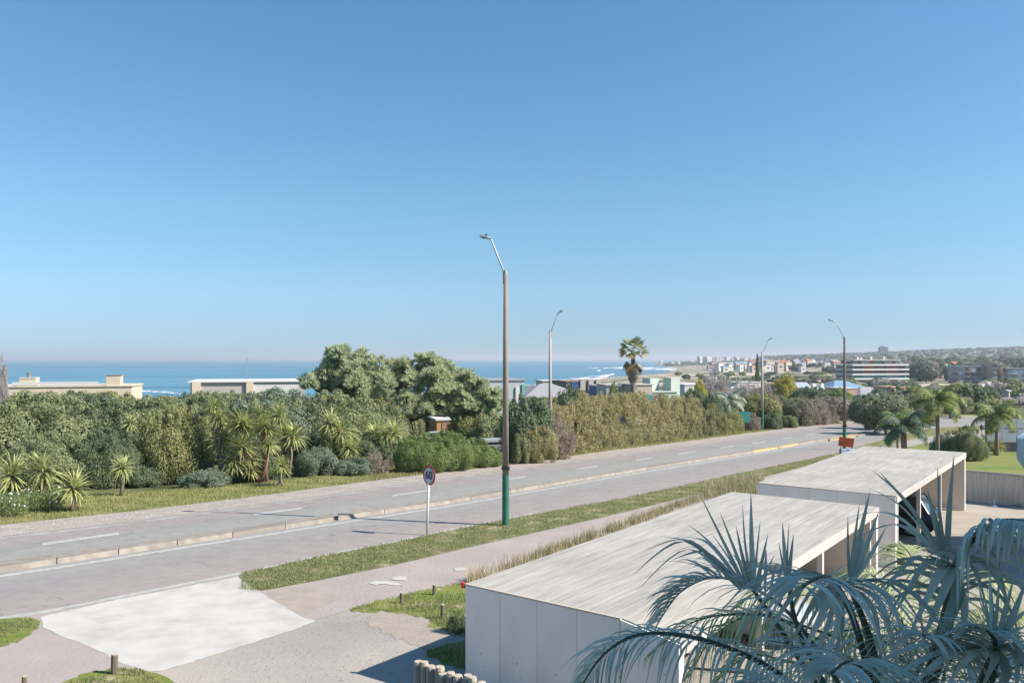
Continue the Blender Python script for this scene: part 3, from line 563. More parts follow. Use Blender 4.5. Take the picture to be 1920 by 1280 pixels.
FAR = [leaf_cloud("foliage", dome(30 + k, 18, (.26, .42), .5), 2600, .15, .09, k + 9, inner=.3) for k in range(3)]
WISP = [leaf_cloud("foliage", dome(40 + k, 40, (.12, .28), .5), 7000, .12, .012, k + 15, jit=1.6, radial=True, inner=.35) for k in range(2)]
CONE = leaf_cloud("foliage", [(0.25 * (1 - z) * math.cos(7 * z * 6), .25 * (1 - z) * math.sin(7 * z * 6), z, .12 + .5 * (1 - z) * .35) for z in np.linspace(.08, .97, 26)], 3000, .07, .045, 77)
L_olive = leafmat("leaf_olive", (.12, .145, .065), (.225, .245, .12), c3=(.33, .30, .14))
L_dark = leafmat("leaf_dark", (.075, .11, .055), (.15, .185, .095))
L_yel = leafmat("leaf_yellow_olive", (.14, .16, .055), (.26, .255, .10), c3=(.33, .29, .12))
L_blue = leafmat("leaf_blue_green", (.10, .14, .09), (.19, .23, .155))
L_bright = leafmat("leaf_bright_green", (.08, .13, .035), (.20, .25, .08), c3=(.3, .28, .05))
L_tan = leafmat("leaf_tan_hedge", (.16, .15, .065), (.33, .28, .13), c3=(.30, .28, .1))
L_brown = leafmat("twig_brown", (.17, .14, .105), (.29, .24, .19))
L_lav = leafmat("twig_grey", (.24, .22, .21), (.36, .33, .31))
L_gold = leafmat("leaf_gold", (.24, .22, .03), (.38, .33, .05))
L_pine = leafmat("needle_green", (.22, .26, .14), (.46, .49, .31), trans=.52)
L_far = leafmat("leaf_far", (.05, .068, .045), (.085, .1, .068), trans=.1)
M_bark = mat("bark", (.14, .10, .075), .95, c2=(.08, .06, .045), scale=4, bump=.6, aspect=(4, 4, 1)); M_barkp = mat("bark_pale", (.34, .28, .22), .95, c2=(.24, .19, .15), scale=4, bump=.5)
NB = [0]
def bush(u, Y, vtop, wpx, mt, label, protos=BIG, vb=None, nm="bush", cat="bush", group=None, depth=.9, ry=None):
    NB[0] += 1; rd = random.Random(NB[0] * 7)
    if vb is not None:
        Y = GY(vb)
    x = (u - CU) / F * Y; w_ = wpx / F * Y
    if vb is None or Y > 165: z = t1(x, Y)
    else: z = g(Y)
    y = Y + w_ * .5 * depth * .8 if vb is not None else Y
    z = g(y) if y < 160 else t1(x, y)
    x = (u - CU) / F * y; w_ = wpx / F * y
    h = CAMZ - (vtop - HV) / F * y - z
    o = link(nm, protos[rd.randrange(len(protos))], mt, None, (x, y, z - .05), (0, 0, rd.uniform(0, 6.28) if abs(depth - 1) < .2 else rd.choice((0, math.pi))), (w_ / 1.9, w_ / 1.9 * depth, h * .93))
    return tag(o, label, cat, group)
# --- the thicket left of the road
gA = "evergreen shrubs of the thicket beyond the road"
bush(-70, 60, 735, 300, L_olive, "leftmost broad olive shrub of the thicket at the picture edge", group=gA)
bush(70, 62, 738, 250, L_olive, "broad olive evergreen shrub below the cream house with chimneys", group=gA)
bush(190, 66, 742, 230, L_dark, "dark evergreen shrub below the square chimney", group=gA)
bush(300, 66, 745, 220, L_olive, "olive evergreen shrub below the gap of sea between two houses", group=gA)
bush(405, 67, 739, 220, L_olive, "evergreen shrub under the left end of the long flat house", group=gA)
bush(510, 68, 733, 230, L_blue, "grey-green evergreen shrub under the right end of the long flat house", group=gA)
bush(625, 70, 736, 220, L_olive, "olive evergreen shrub directly before the left pine", group=gA)
bush(712, 72, 760, 120, L_olive, "narrow olive shrub between the thicket and the pine trunk", group=gA)
bush(195, 0, 806, 150, L_dark, "dark spreading shrub behind the lone small yucca", vb=917, group=gA)
bush(330, 0, 764, 155, L_yel, "yellow-olive rounded shrub left of the tall yucca clump", vb=908, group=gA)
bush(90, 0, 812, 170, L_olive, "olive shrub behind the three front yuccas", vb=925, group=gA)
bush(-40, 0, 845, 130, L_olive, "olive shrub cut by the left picture edge behind the daisies", vb=935, group=gA)
bush(265, 0, 868, 90, L_dark, "dark low shrub at the foot of the yellow-olive shrub", MID, vb=914)
bush(385, 0, 878, 90, L_blue, "low blue-green shrub on the verge left of the tall yucca clump", MID, vb=916)
bush(595, 0, 838, 90, L_blue, "low blue-green shrub between two yucca clumps", MID, vb=893)
bush(665, 0, 856, 85, L_blue, "low blue-green shrub left of the dry grass clump", MID, vb=892)
bush(560, 0, 800, 120, L_dark, "dark shrub filling the gap behind the leaning yuccas", MID, vb=884)
bush(480, 0, 850, 90, L_dark, "dark low shrub behind the reddish yucca trunks", MID, vb=902)
bush(690, 0, 820, 110, L_dark, "dark shrub behind the small yuccas next to the pine", MID, vb=882)
bush(705, 0, 846, 54, L_brown, "dry tan grass clump at the end of the grass verge", WISP, vb=890, cat="grass clump")
bush(792, 0, 813, 120, L_bright, "bright green rounded bush behind the speed limit sign", vb=888, depth=.6)
bush(838, 0, 808, 100, L_bright, "bright green bush in the middle of the row behind the speed sign", vb=885, depth=.6)
bush(905, 0, 835, 90, L_bright, "low bright green bush in front of the small grey shed", vb=876, depth=.5)
bush(880, 0, 822, 110, L_bright, "bright green bush left of the nearest street lamp", vb=878, depth=.6)
bush(930, 76, 780, 110, L_olive, "olive bush above the small grey shed", MID)
bush(775, 90, 778, 46, L_olive, "olive bush left of the orange hut wall under the pine", MID)
bush(872, 80, 780, 60, L_olive, "olive bush right of the orange hut wall under the pine", MID)
bush(885, 78, 770, 90, L_yel, "yellowish bush behind the bright green hedge", MID)
bush(990, 0, 740, 100, L_dark, "dark bush between the two nearest street lamps", MID, vb=866)
bush(1075, 84, 726, 90, L_dark, "dark bush rising over the left part of the tan hedge", MID)
bush(978, 0, 812, 46, L_olive, "small olive bush between the nearest lamp and the tan bush", MID, vb=870, depth=.8)
bush(1012, 0, 796, 64, L_tan, "loose tan bush at the left end of the long hedge", MID, vb=869, depth=.7)
bush(1040, 0, 775, 80, L_brown, "greyish twiggy bush behind the pale street lamp", WISP, vb=862)
# --- pines
PINE_SHAPES = []
def needle_tufts(lum, n, seed, per=30, L_=.62, W_=.055):
    r = np.random.RandomState(seed); lu = np.array(lum); li = r.choice(len(lu), n, p=lu[:, 3] ** 2 / (lu[:, 3] ** 2).sum()); d = rand_dir(r, n); d[:, 2] = d[:, 2] * .8 + .25; d /= np.linalg.norm(d, axis=1, keepdims=True)
    c = lu[li, :3] + d * lu[li, 3:4] * r.uniform(.75, 1.1, (n, 1)); ax = d + np.array([0, 0, .9]); ax /= np.linalg.norm(ax, axis=1, keepdims=True); sc = r.uniform(.7, 1.35, (n, 1))
    t = np.repeat(ax, per, 0) + .75 * rand_dir(r, n * per); t /= np.linalg.norm(t, axis=1, keepdims=True); c = np.repeat(c, per, 0); sc = np.repeat(sc, per, 0); b = np.cross(t, rand_dir(r, n * per)); b /= np.linalg.norm(b, axis=1, keepdims=True) + 1e-9
    V = np.stack([c, c + t * L_ * sc * .45 + b * W_ * sc, c + t * L_ * sc, c + t * L_ * sc * .45 - b * W_ * sc], 1).reshape(-1, 3); return mesh_np("crown", V, np.arange(n * per * 4).reshape(-1, 4))
def pine(label, u, Y, vtop, wpx, trunk_u, vshape, seed, n):
    x = (trunk_u - CU) / F * Y; z = g(Y); r = empty("pine_tree", (x, Y, z), label=label, cat="pine tree")
    rd = random.Random(seed); lum = []
    for (cu, cv, rp, dy) in vshape:
        c = P(cu, cv, Y + dy); lum.append((c[0] - x, c[1] - Y, c[2] - z, rp / F * Y * .68))
        qz = rp / F * Y; lum.append((c[0] - x + rd.uniform(-.3, .3) * qz, c[1] - Y, c[2] - z + qz * .85, qz * .33)); lum.append((c[0] - x, c[1] - Y, c[2] - z + qz * 1.15, qz * .16))
        for k in range(3):
            a = rd.uniform(0, 6.28); q = rp / F * Y; lum.append((c[0] - x + math.cos(a) * q * 1.0, c[1] - Y + math.sin(a) * q * 1.0, c[2] - z + rd.uniform(-.3, .75) * q, q * rd.uniform(.25, .42)))
    ext = []
    for (a, b_, c, rad) in lum:
        for k in range(11):
            d = Vector((rd.gauss(0, 1), rd.gauss(0, 1), rd.gauss(.35, 1))).normalized(); q = rad * rd.uniform(.9, 1.35)
            ext.append((a + d.x * q, b_ + d.y * q, c + d.z * q, rd.uniform(.26, .42)))
    me_ = needle_tufts(lum, n // 40, seed); link("crown", me_, L_pine, r)
    tb = MB().tube([(0, 0, -.2), (.1, 0, 2), (-.2, .1, 3.6)], [.34, .28, .22], 9)
    for (a, b_, c, rad) in lum[::6][:14]: tb.tube([(-.1, .05, 2.2 + rd.random()), (a * .5, b_ * .5, 2.5 + (c - 2.5) * .45), (a, b_, c)], [.15, .09, .04], 6)
    tb.build("trunk", M_bark, r, smooth=True)
pine("tall dense pine, left and highest of the two by the sea view", 650, 76, 648, 180, 700, [
    (638, 676, 17, 0), (642, 665, 10, 0), (676, 674, 12, 1), (690, 688, 14, 0), (712, 679, 7, 0), (618, 698, 17, 0), (600, 712, 16, 0), (583, 722, 13, -1), (572, 717, 8, 1), (648, 700, 20, 1), (672, 705, 19, -1), (700, 704, 16, 1),
    (640, 722, 20, 0), (670, 728, 18, -2), (695, 725, 18, 0), (612, 730, 16, 2), (720, 712, 15, 0), (718, 732, 16, -1), (655, 745, 18, 1), (690, 748, 16, -1)], 5, 42000)
pine("wide spreading pine to the right of the taller one, dark hollow under it", 810, 78, 668, 230, 768, [
    (732, 690, 11, 0), (755, 688, 12, 0), (748, 704, 14, 1), (782, 685, 12, 0), (806, 681, 13, 0), (790, 700, 16, 1), (825, 690, 12, 0), (845, 690, 6, 0), (812, 704, 18, -1), (838, 710, 17, 0), (862, 714, 15, 1), (880, 716, 12, 0), (898, 719, 8, 0),
    (775, 720, 17, -1), (800, 725, 18, 0), (828, 732, 19, -1), (855, 734, 18, 0), (885, 735, 17, 1), (905, 745, 15, 0), (760, 730, 14, 1), (742, 745, 12, 0), (765, 750, 14, -2), (812, 752, 17, -1), (845, 758, 18, 0), (880, 762, 18, 0), (912, 770, 15, 1),
    (765, 775, 12, -2), (800, 774, 12, -2), (905, 790, 14, 0), (870, 788, 13, 1), (840, 772, 12, 1), (738, 716, 15, 0), (733, 736, 14, 1), (925, 752, 15, 0), (940, 772, 15, 1), (930, 796, 15, 0), (955, 792, 12, 0), (885, 800, 12, 1)], 6, 62000)
# --- hedges
def hedge(name, u0, u1, top, bot, mt, label, n, ll, lw, depth=2.2, seed=1, jag=3, **k):
    r = np.random.RandomState(seed); lum = []; us = np.arange(u0, u1, 9.0)
    um = (u0 + u1) / 2; ox_, oy_, oz_ = G(um, np.interp(um, [p[0] for p in bot], [p[1] for p in bot]))
    for u in us:
        vb = np.interp(u, [p[0] for p in bot], [p[1] for p in bot]); vt = np.interp(u, [p[0] for p in top], [p[1] for p in top]) + r.uniform(-jag, jag)
        Yb = GY(vb); xb = (u - CU) / F * Yb; zt = CAMZ - (vt - HV) / F * (Yb + depth * .4); zb = g(Yb); nz = max(3, int((zt - zb) / .55))
        if r.rand() < .5: hs = r.uniform(.15, .75); lum += [(xb - ox_ + r.uniform(-.3, .3), Yb - oy_ + r.uniform(.2, depth), zt - oz_ + hs * q_, .16) for q_ in (0, .4, .8)]
        for i in range(nz):
            rad = r.uniform(.3, .6); z = zb + .25 + (zt - zb - .5) * i / (nz - 1)
            lum.append((xb - ox_ + r.uniform(-.35, .35), Yb - oy_ + r.uniform(.2, .9), z - oz_, rad)); 
            if i > nz - 4: lum.append((xb - ox_ + r.uniform(-.3, .3), Yb - oy_ + depth * r.uniform(.4, 1), z - oz_, rad))
    me_ = leaf_cloud2(name, lum, n, ll, lw, seed, **k); return tag(link(name, me_, mt, None, (ox_, oy_, oz_)), label, "hedge")
def leaf_cloud2(name, lumps, n, ll, lw, seed, jit=.8, upright=0.0):
    r = np.random.RandomState(seed); lumps = np.asarray(lumps, float); pr = lumps[:, 3] ** 2; pr /= pr.sum()
    li = r.choice(len(lumps), n, p=pr); d = rand_dir(r, n); p = lumps[li, :3] + d * lumps[li, 3:4] * r.uniform(.55, 1.1, (n, 1))
    nr = d + jit * rand_dir(r, n); nr /= np.linalg.norm(nr, axis=1, keepdims=True)
    t = np.cross(nr, rand_dir(r, n)) + np.array([0, 0, upright]); t /= np.linalg.norm(t, axis=1, keepdims=True); b = np.cross(nr, t); b /= np.linalg.norm(b, axis=1, keepdims=True) + 1e-9
    s = r.uniform(.7, 1.3, (n, 1))
    V = np.stack([p - t * ll * s * .5, p + b * lw * s * .5, p + t * ll * s * .5, p - b * lw * s * .5], 1).reshape(-1, 3); return mesh_np(name, V, np.arange(n * 4).reshape(n, 4))
hbot = [(950, 869), (1030, 858), (1130, 843), (1255, 828), (1394, 811), (1487, 799), (1620, 785)]
hedge("hedge", 985, 1312, [(985, 800), (1020, 768), (1050, 757), (1090, 750), (1140, 745), (1200, 748), (1260, 752), (1300, 758)], hbot, L_tan, "long tall tan-green hedge along the far kerb behind the pale street lamp", 70000, .17, .07, seed=2, jag=10, upright=1.2)
hedge("hedge", 1306, 1362, [(1306, 768), (1340, 765), (1362, 772)], hbot, leafmat("leaf_grey_hedge", (.13, .14, .06), (.22, .21, .10)), "short grey-green columnar hedge right of the long tan hedge", 14000, .17, .07, seed=3, jag=8, upright=1.5)
hedge("hedge", 1364, 1392, [(1364, 772), (1392, 776)], hbot, L_yel, "narrow yellow-green hedge with tan stripes before the teal panel", 6000, .17, .07, seed=4, jag=8, upright=1.5)
bush(1325, 0, 785, 26, L_bright, "small bright green bush in the gap of the hedge", MID, vb=815)
# --- yuccas
def rosette(name, n, L_, w_, seed, up=.2, droop=.9, seg=4):
    r = np.random.RandomState(seed); V = []; Fq = []
    for i in range(n):
        a = i * 2.39996 + r.uniform(-.2, .2); el = math.radians(85 - 125 * ((i + .5) / n) ** .85 + r.uniform(-8, 8)); ln = L_ * r.uniform(.8, 1.1); p = np.array([0, 0, 0.]); wv = np.array([-math.sin(a), math.cos(a), 0])
        e = el; b0 = len(V)
        for s in range(seg + 1):
            t = s / seg; ww = w_ * (.7 + .6 * t if t < .4 else 1.0 - (t - .4) / .6 * .96) * .5
            V.append(p - wv * ww); V.append(p + wv * ww)
            e = el - droop * (t ** 1.5) * (1 if el > -.2 else .4); p = p + np.array([math.cos(a) * math.cos(e), math.sin(a) * math.cos(e), math.sin(e)]) * ln / seg
        for s in range(seg): q = b0 + 2 * s; Fq.append((q, q + 1, q + 3, q + 2))
    return mesh_np(name, V, Fq)
ROS = [rosette("leaf_rosette", 120, 1.0, .085, k, droop=.9 + .3 * k) for k in range(3)]
SKIRT = rosette("dry_skirt", 46, .8, .06, 9, droop=.8)
L_yuc = leafmat("yucca_leaf", (.16, .19, .06), (.31, .32, .12), c3=(.48, .42, .16), trans=.3)
L_dry = leafmat("yucca_dry", (.28, .17, .1), (.38, .26, .17))
def yucca(base, heads, label, red=False, trunk_r=.1, cat="yucca", group="yuccas planted along the far verge"):
    bu, bv = base; x, y, z = G(bu, bv); r = empty("yucca", (x, y, z), label=label, cat=cat, group=group); rd = random.Random(int(bu))
    for i, (u, v, rp) in enumerate(heads):
        dy = (0 if i == 0 else rd.uniform(-.8, .8)); hx, hy, hz_ = P(u, v, y + dy); s = rp / F * y * 1.2
        d = Vector((hx - x, hy - y, hz_ - z)); st = Vector((rd.uniform(-.25, .25) if i else 0, rd.uniform(-.2, .2), -.1))
        MB().tube([st, st.lerp(d, .5) + Vector((rd.uniform(-.15, .15), 0, 0)), d - Vector((0, 0, .05))], [trunk_r * 1.3, trunk_r, trunk_r * .9], 8).build("trunk", M_barkp if not red else mat("bark_red", (.42, .28, .21), .95, c2=(.26, .14, .1), scale=4), r, smooth=True)
        s *= rd.uniform(.85, 1.12); link("leaf_rosette", ROS[rd.randrange(3)], L_yuc, r, d, (rd.uniform(-.4, .4), rd.uniform(-.4, .4), rd.uniform(0, 6)), (s, s, s * rd.uniform(.85, 1.15)))
        if rd.random() < .6: link("dry_skirt", SKIRT, L_dry, r, d - Vector((0, 0, .12 * s)), (R(180) + rd.uniform(-.2, .2), rd.uniform(-.2, .2), rd.uniform(0, 6)), (s * .62, s * .62, s * .7))
yucca((20, 948), [(22, 893, 40)], "yucca at the left picture edge above the white daisies", trunk_r=.12)
yucca((86, 945), [(84, 884, 42)], "yucca with yellow skirt, middle of the three front yuccas", trunk_r=.12)
yucca((136, 958), [(137, 916, 44)], "large low yucca drooping onto the grass right of the daisies", trunk_r=.14)
yucca((226, 929), [(228, 879, 26)], "small lone yucca with a bare pale trunk on the grass", trunk_r=.09)
yucca((418, 906), [(412, 786, 36), (452, 795, 36), (418, 830, 34), (455, 838, 34), (440, 868, 28), (470, 862, 28), (400, 765, 22)], "tallest yucca clump with many drooping heads and a pale trunk")
yucca((492, 903), [(497, 800, 36), (487, 775, 24), (520, 780, 28), (505, 835, 26), (470, 880, 22)], "yucca clump with reddish dry trunks", red=True, trunk_r=.09)
yucca((540, 895), [(549, 820, 40), (534, 800, 26)], "leaning yucca with one big head right of the reddish trunks")
yucca((526, 912), [(527, 874, 28), (533, 880, 20)], "small two-stemmed yucca nearest the kerb")
yucca((625, 884), [(618, 795, 28), (642, 812, 32), (625, 848, 36), (605, 820, 26), (655, 840, 26)], "many-headed yucca above the blue-green shrubs")
yucca((690, 876), [(684, 794, 24), (705, 815, 26), (682, 820, 20)], "slim yucca with one high yellow-green head")
yucca((735, 878), [(738, 812, 28), (722, 818, 24)], "yucca at the right end of the thicket beside the bright bush")
yucca((240, 0 + 905), [(242, 795, 20)], "yellow-green yucca head poking out of the dark shrub")
# --- white daisies
r = np.random.RandomState(9); lum = []
ox_, oy_, oz_ = G(45, 960)
for i in range(46):
    u = r.uniform(-60, 118); v = r.uniform(948, 972) - .07 * u; c = G(u, v); lum.append((c[0] - ox_, c[1] - oy_, .1 + r.uniform(0, .9) * (1 - abs(u - 30) / 170), r.uniform(.25, .45)))
dz = empty("daisy_bush", (ox_, oy_, oz_), label="daisy bush full of white flowers at the left edge of the verge", cat="flower bush")
link("foliage", leaf_cloud2("foliage", lum, 16000, .11, .03, 3, upright=1), leafmat("leaf_daisy", (.10, .15, .04), (.2, .22, .09)), dz)
fl = MB()
for i in range(150):
    l_ = lum[r.randint(len(lum))]; d = Vector((r.normal(), r.normal() - .6, abs(r.normal()) + .5)).normalized(); c = Vector(l_[:3]) + d * l_[3] * 1.12; t = d.cross(Vector((0, 0, 1))).normalized(); bb = d.cross(t)
    rr0 = float(r.uniform(.03, .055)); fl.poly([c + (t * math.cos(k * math.pi / 3) + bb * math.sin(k * math.pi / 3)) * rr0 + d * .01 for k in range(6)])
o = fl.build("flowers", mat("white_petals", (.8, .8, .78), .6), dz); kind(o, 'stuff')

# --- grass blades: verge, dry weeds along the carport
def blades(name, pts, h, w_, mt, seed, lean=.5, hv=.4):
    r = np.random.RandomState(seed); pts = np.asarray(pts, float); n = len(pts); a = r.uniform(0, 6.28, n); hh = h * r.uniform(1 - hv, 1 + hv, n)
    t = np.stack([np.cos(a), np.sin(a), 0 * a], -1) * w_ * .5; l_ = rand_dir(r, n); l_[:, 2] = 0; l_ = l_ * (lean * hh * r.uniform(.2, 1, n))[:, None]
    top = pts + l_ + np.stack([0 * a, 0 * a, hh], -1); mid = pts + l_ * .3 + np.stack([0 * a, 0 * a, hh * .55], -1)
    V = np.stack([pts - t, pts + t, mid + t * .7, top, mid - t * .7], 1).reshape(-1, 3); i = np.arange(n) * 5
    Fq = np.concatenate([np.stack([i, i + 1, i + 2, i + 4], -1), np.stack([i + 4, i + 2, i + 3, i + 3], -1)])
    m_ = bpy.data.meshes.new(name); tri = np.stack([i + 4, i + 2, i + 3], -1)
    q = np.stack([i, i + 1, i + 2, i + 4], -1); lo = np.concatenate([q.ravel(), tri.ravel()]); m_.vertices.add(len(V)); m_.vertices.foreach_set("co", V.astype(np.float32).ravel())
    m_.loops.add(len(lo)); m_.loops.foreach_set("vertex_index", lo.astype(np.int32)); m_.polygons.add(2 * n)
    m_.polygons.foreach_set("loop_start", np.concatenate([np.arange(n) * 4, 4 * n + np.arange(n) * 3]).astype(np.int32)); m_.polygons.foreach_set("loop_total", np.concatenate([np.full(n, 4), np.full(n, 3)]).astype(np.int32)); m_.update(calc_edges=True)
    return kind(link(name, m_, mt), 'stuff')
def between(a, b_, u0, u1, n, r, power=1.0, clump=None):
    u = r.uniform(u0, u1, n) if power == 1 else u0 + (u1 - u0) * r.rand(n) ** power; t = r.rand(n); va = np.interp(u, US, a); vb = np.interp(u, US, b_); v = va + (vb - va) * t
    Yw = 6.13 / ((v - HV) / F - .0356); Xw = (u - CU) / F * Yw; p = np.stack([Xw, Yw, 1.27 - .0356 * Yw], -1)
    if clump: p = p[(fbm(p[:, 0], p[:, 1], clump, 5) + r.uniform(-.6, .6, n)) > -.25]
    return p
rs = np.random.RandomState(11)
L_gv = leafmat("blade_green", (.10, .135, .04), (.2, .205, .085), c3=(.38, .33, .2), trans=.3)
L_gd = leafmat("blade_dry", (.24, .2, .12), (.38, .31, .2), trans=.2)
pg = between(Nk, Vk, 452, 1560, 42000, rs, clump=1.6); pg[:, 2] += .04; blades("grass", pg, .06, .02, L_gv, 1, lean=.9)
pf = between(Av, Bk, -60, 760, 24000, rs, clump=2.5); pf[:, 2] += .01; blades("grass", pf, .13, .03, leafmat("blade_olive", (.15, .17, .05), (.25, .24, .09), c3=(.36, .3, .16)), 2)
pw = between(Av, Bk, 700, 1620, 14000, rs); blades("grass", pw, .16, .05, leafmat("blade_olive2", (.15, .16, .05), (.26, .22, .1)), 3)
# dry weeds along the back wall of the carports
def along_cp(s0, s1, c0, c1, n, r):
    s = r.uniform(s0, s1, n); c = r.uniform(c0, c1, n); p = np.outer(s, [D1.x, D1.y]) - np.outer(c, [D2.x, D2.y]); return np.stack([p[:, 0], p[:, 1], 1.27 - .0356 * p[:, 1]], -1)
pd = along_cp(13.2, 20, 10.8, 11.6, 900, rs); blades("weeds", pd, .55, .02, leafmat("blade_weed", (.10, .12, .05), (.2, .2, .09)), 5, lean=.6)
def weedband(u0, u1, a, b_, n, h, w_, mt, seed, cl=2.0):
    p = between(Wk + a, Wk + b_, u0, u1, n, rs); f = fbm(p[:, 0], p[:, 1], cl, 31); p = p[f + rs.uniform(-.5, .5, len(p)) > -.2]; k_ = int(len(p) * .5)
    blades("dry_weeds", p[:k_], h, w_, mt, seed, lean=.55, hv=.5); blades("dry_weeds", p[k_:], h * .55, w_, mt, seed + 1, lean=.8, hv=.5)
weedband(876, 1345, 2, 14, 5200, .42, .016, L_gd, 4)
weedband(985, 1330, 2, 12, 5000, .35, .02, leafmat("blade_weed2", (.14, .15, .06), (.26, .24, .11)), 14)
weedband(1320, 1432, -8, 6, 4000, .45, .03, L_gd, 24, 1.2)
weedband(1335, 1430, 0, 30, 4200, .6, .03, leafmat('blade_weed3', (.15, .15, .07), (.3, .26, .14)), 26, 1.5)
weedband(1560, 1700, -4, 4, 800, .4, .03, L_gv, 27, 1.2)
bush(856, 0, 1142, 44, L_dark, "dark wispy shrub against the shaded carport corner", WISP, vb=1190)
# patchy grass tufts
def in_poly(px, n, r):
    us = [p[0] for p in px]; vs__ = [p[1] for p in px]; out = []
    while len(out) < n:
        u = r.uniform(min(us), max(us)); v = r.uniform(min(vs__), max(vs__)); c = False; j = len(px) - 1
        for i in range(len(px)):
            if (px[i][1] > v) != (px[j][1] > v) and u < (px[j][0] - px[i][0]) * (v - px[i][1]) / (px[j][1] - px[i][1]) + px[i][0]: c = not c
            j = i
        if c: out.append(G(u, v))
    return np.array(out)
for k_s, (px, n) in enumerate((([(655, 1142), (749, 1117), (875, 1090), (885, 1150), (800, 1160), (720, 1146)], 5000), ([(800, 1158), (880, 1150), (880, 1198), (830, 1180)], 1600), ([(800, 1218), (880, 1202), (900, 1250), (800, 1232)], 1500), ([(-60, 1176), (60, 1160), (72, 1178), (0, 1211), (-60, 1228)], 2500), ([(110, 1290), (215, 1254), (262, 1256), (340, 1300)], 2500))):
    p = in_poly(px, n, rs); q = fbm(p[:, 0], p[:, 1], 2.2, 6 + k_s) + rs.uniform(-.5, .5, len(p)); p = p[q > -.15]; blades("grass", p, .09, .014, L_gv, 20 + k_s, lean=.8)

# ------------------------------------------------------------------ houses
M_cream = mat("wall_cream", (.78, .66, .5), .85, c2=(.7, .59, .45), scale=1); M_white = mat("wall_white", (.72, .70, .67), .8); M_grey = mat("wall_grey", (.38, .38, .38), .85); M_lil = mat("wall_lilac_grey", (.52, .475, .45), .85)
M_pink = mat("wall_salmon", (.58, .36, .27), .85); M_brn = mat("wall_brown", (.27, .22, .19), .85); M_mint = mat("wall_mint", (.52, .60, .52), .8); M_blue = mat("blue_panel", (.05, .11, .28), .5); M_terr = mat("roof_terracotta", (.5, .2, .12), .85); M_tin = mat("roof_tin", (.5, .55, .6), .5, .3)
M_skyb = mat("roof_blue", (.22, .36, .5), .6); M_slate = mat("roof_slate", (.36, .35, .37), .8); M_teal = mat("teal_paint", (.06, .3, .3), .6); M_wg = mat("window_dark", (.06, .08, .10), .15, spec=.6); M_or = mat("wall_orange", (.55, .3, .12), .85); M_sand = mat("wall_sand", (.55, .48, .40), .85)
WM = MB().box((0, 0, 0), (1, .1, 1)).mesh("window")
def house(u0, u1, vtop, Y, wm_, label, rot=R(16), depth=8, roof='flat', rm=None, win=None, name="house", cat="house", group=None, extra=None, wmat=None, par=.3):
    x0 = (u0 - CU) / F * Y; x1 = (u1 - CU) / F * Y; w_ = (x1 - x0) / max(.5, math.cos(rot)) ; x = (x0 + x1) / 2; z = (g(Y) if Y < 160 else t1(x, Y)) - .3; h = CAMZ - (vtop - HV) / F * Y - z
    r = empty(name, (x, Y + depth / 2, z), rot, label=label, cat=cat, group=group); y0 = -depth / 2
    if roof == 'flat':
        MB().box((0, 0, h / 2 - .1), (w_, depth, h - .2)).build("wall", wm_, r); MB().box((0, 0, h - .095), (w_ + par, depth + par, .2)).build("roof", rm or M_white, r)
    else:
        hr = min(h * .35, 2.2); MB().box((0, 0, (h - hr) / 2), (w_, depth, h - hr)).build("wall", wm_, r); mb = MB(); e = .4
        if roof == 'gable': mb.prism([(-depth / 2 - e, h - hr + .004), (depth / 2 + e, h - hr + .004), (0, h)], -w_ / 2 - e, w_ / 2 + e)
        else:
            k = min(w_, depth) * .4; mb.v = [(-w_ / 2 - e, -depth / 2 - e, h - hr), (w_ / 2 + e, -depth / 2 - e, h - hr), (w_ / 2 + e, depth / 2 + e, h - hr), (-w_ / 2 - e, depth / 2 + e, h - hr), (-w_ / 2 + k, 0, h), (w_ / 2 - k, 0, h)]
            mb.f = [(0, 1, 5, 4), (1, 2, 5), (2, 3, 4, 5), (3, 0, 4), (3, 2, 1, 0)]
        mb.build("roof", rm or M_terr, r)
    if win is None: win = [((i + .5) / max(1, int(w_ / 3.2)) - .5, .55) for i in range(max(1, int(w_ / 3.2)))]
    hh = h if roof == 'flat' else h * .65
    for (fx, fz) in win: link("window", WM, wmat or M_wg, r, (fx * w_, y0 - .01, hh * fz + (.4 if roof == 'flat' else .2)), (0, 0, 0), (1.5, 1, 1.2))
    if extra: extra(r, w_, depth, h)
    return r
def ex_cream(r, w_, d, h):
    for ux, wx, hx, nm in ((38, 27, 14, "chimney"), (184, 25, 18, "tower")):
        xx = (ux - 85) / F * 112; MB().box((xx, -d / 2 + 1.0, h + hx / F * 112 / 2 - .4), (wx / F * 112, 1.9, hx / F * 112 + .8)).build(nm, M_cream, r)
        MB().box((xx, -d / 2 + 1.0, h + hx / F * 112 + .06), (wx / F * 112 + .12, 2.0, .12)).build("coping", M_white if nm == "chimney" else M_brn, r)
    MB().tube([((37 - 85) / F * 112, -d / 2 + 1, h + 1), ((37 - 85) / F * 112, -d / 2 + 1, h + 1.85)], .22, 8).build("flue", M_brn, r)
    MB().box((0, -d / 2 + .1, h + .3), (w_ * .55, .25, .45)).build("parapet", M_white, r)
house(-40, 212, 723, 112, M_cream, "cream flat-roofed house with chimney and square tower at the left edge", depth=9, extra=ex_cream, rm=M_cream)
def ex_long(r, w_, d, h):
    MB().box((-w_ / 2 + .9, -d / 2 - .2, h - 1.1), (1.3, .5, 2.0)).build("pier", M_cream, r); MB().box((0.2, -d / 2 - .2, h - 1.1), (1.1, .5, 2.0)).build("pier", M_cream, r)
    MB().tube([(-.5, 0, h), (-.5, 0, h + 4.0)], .05, 5).build("antenna", M_steel, r); MB().tube([(-.9, 0, h + 3.5), (-.1, 0, h + 3.5)], .03, 4).build("antenna_bar", M_steel, r)
    MB().box((w_ * .22, -d / 2 - .06, h - 1.3), (w_ * .46, .1, 1.7)).build("white_panel", M_white, r)
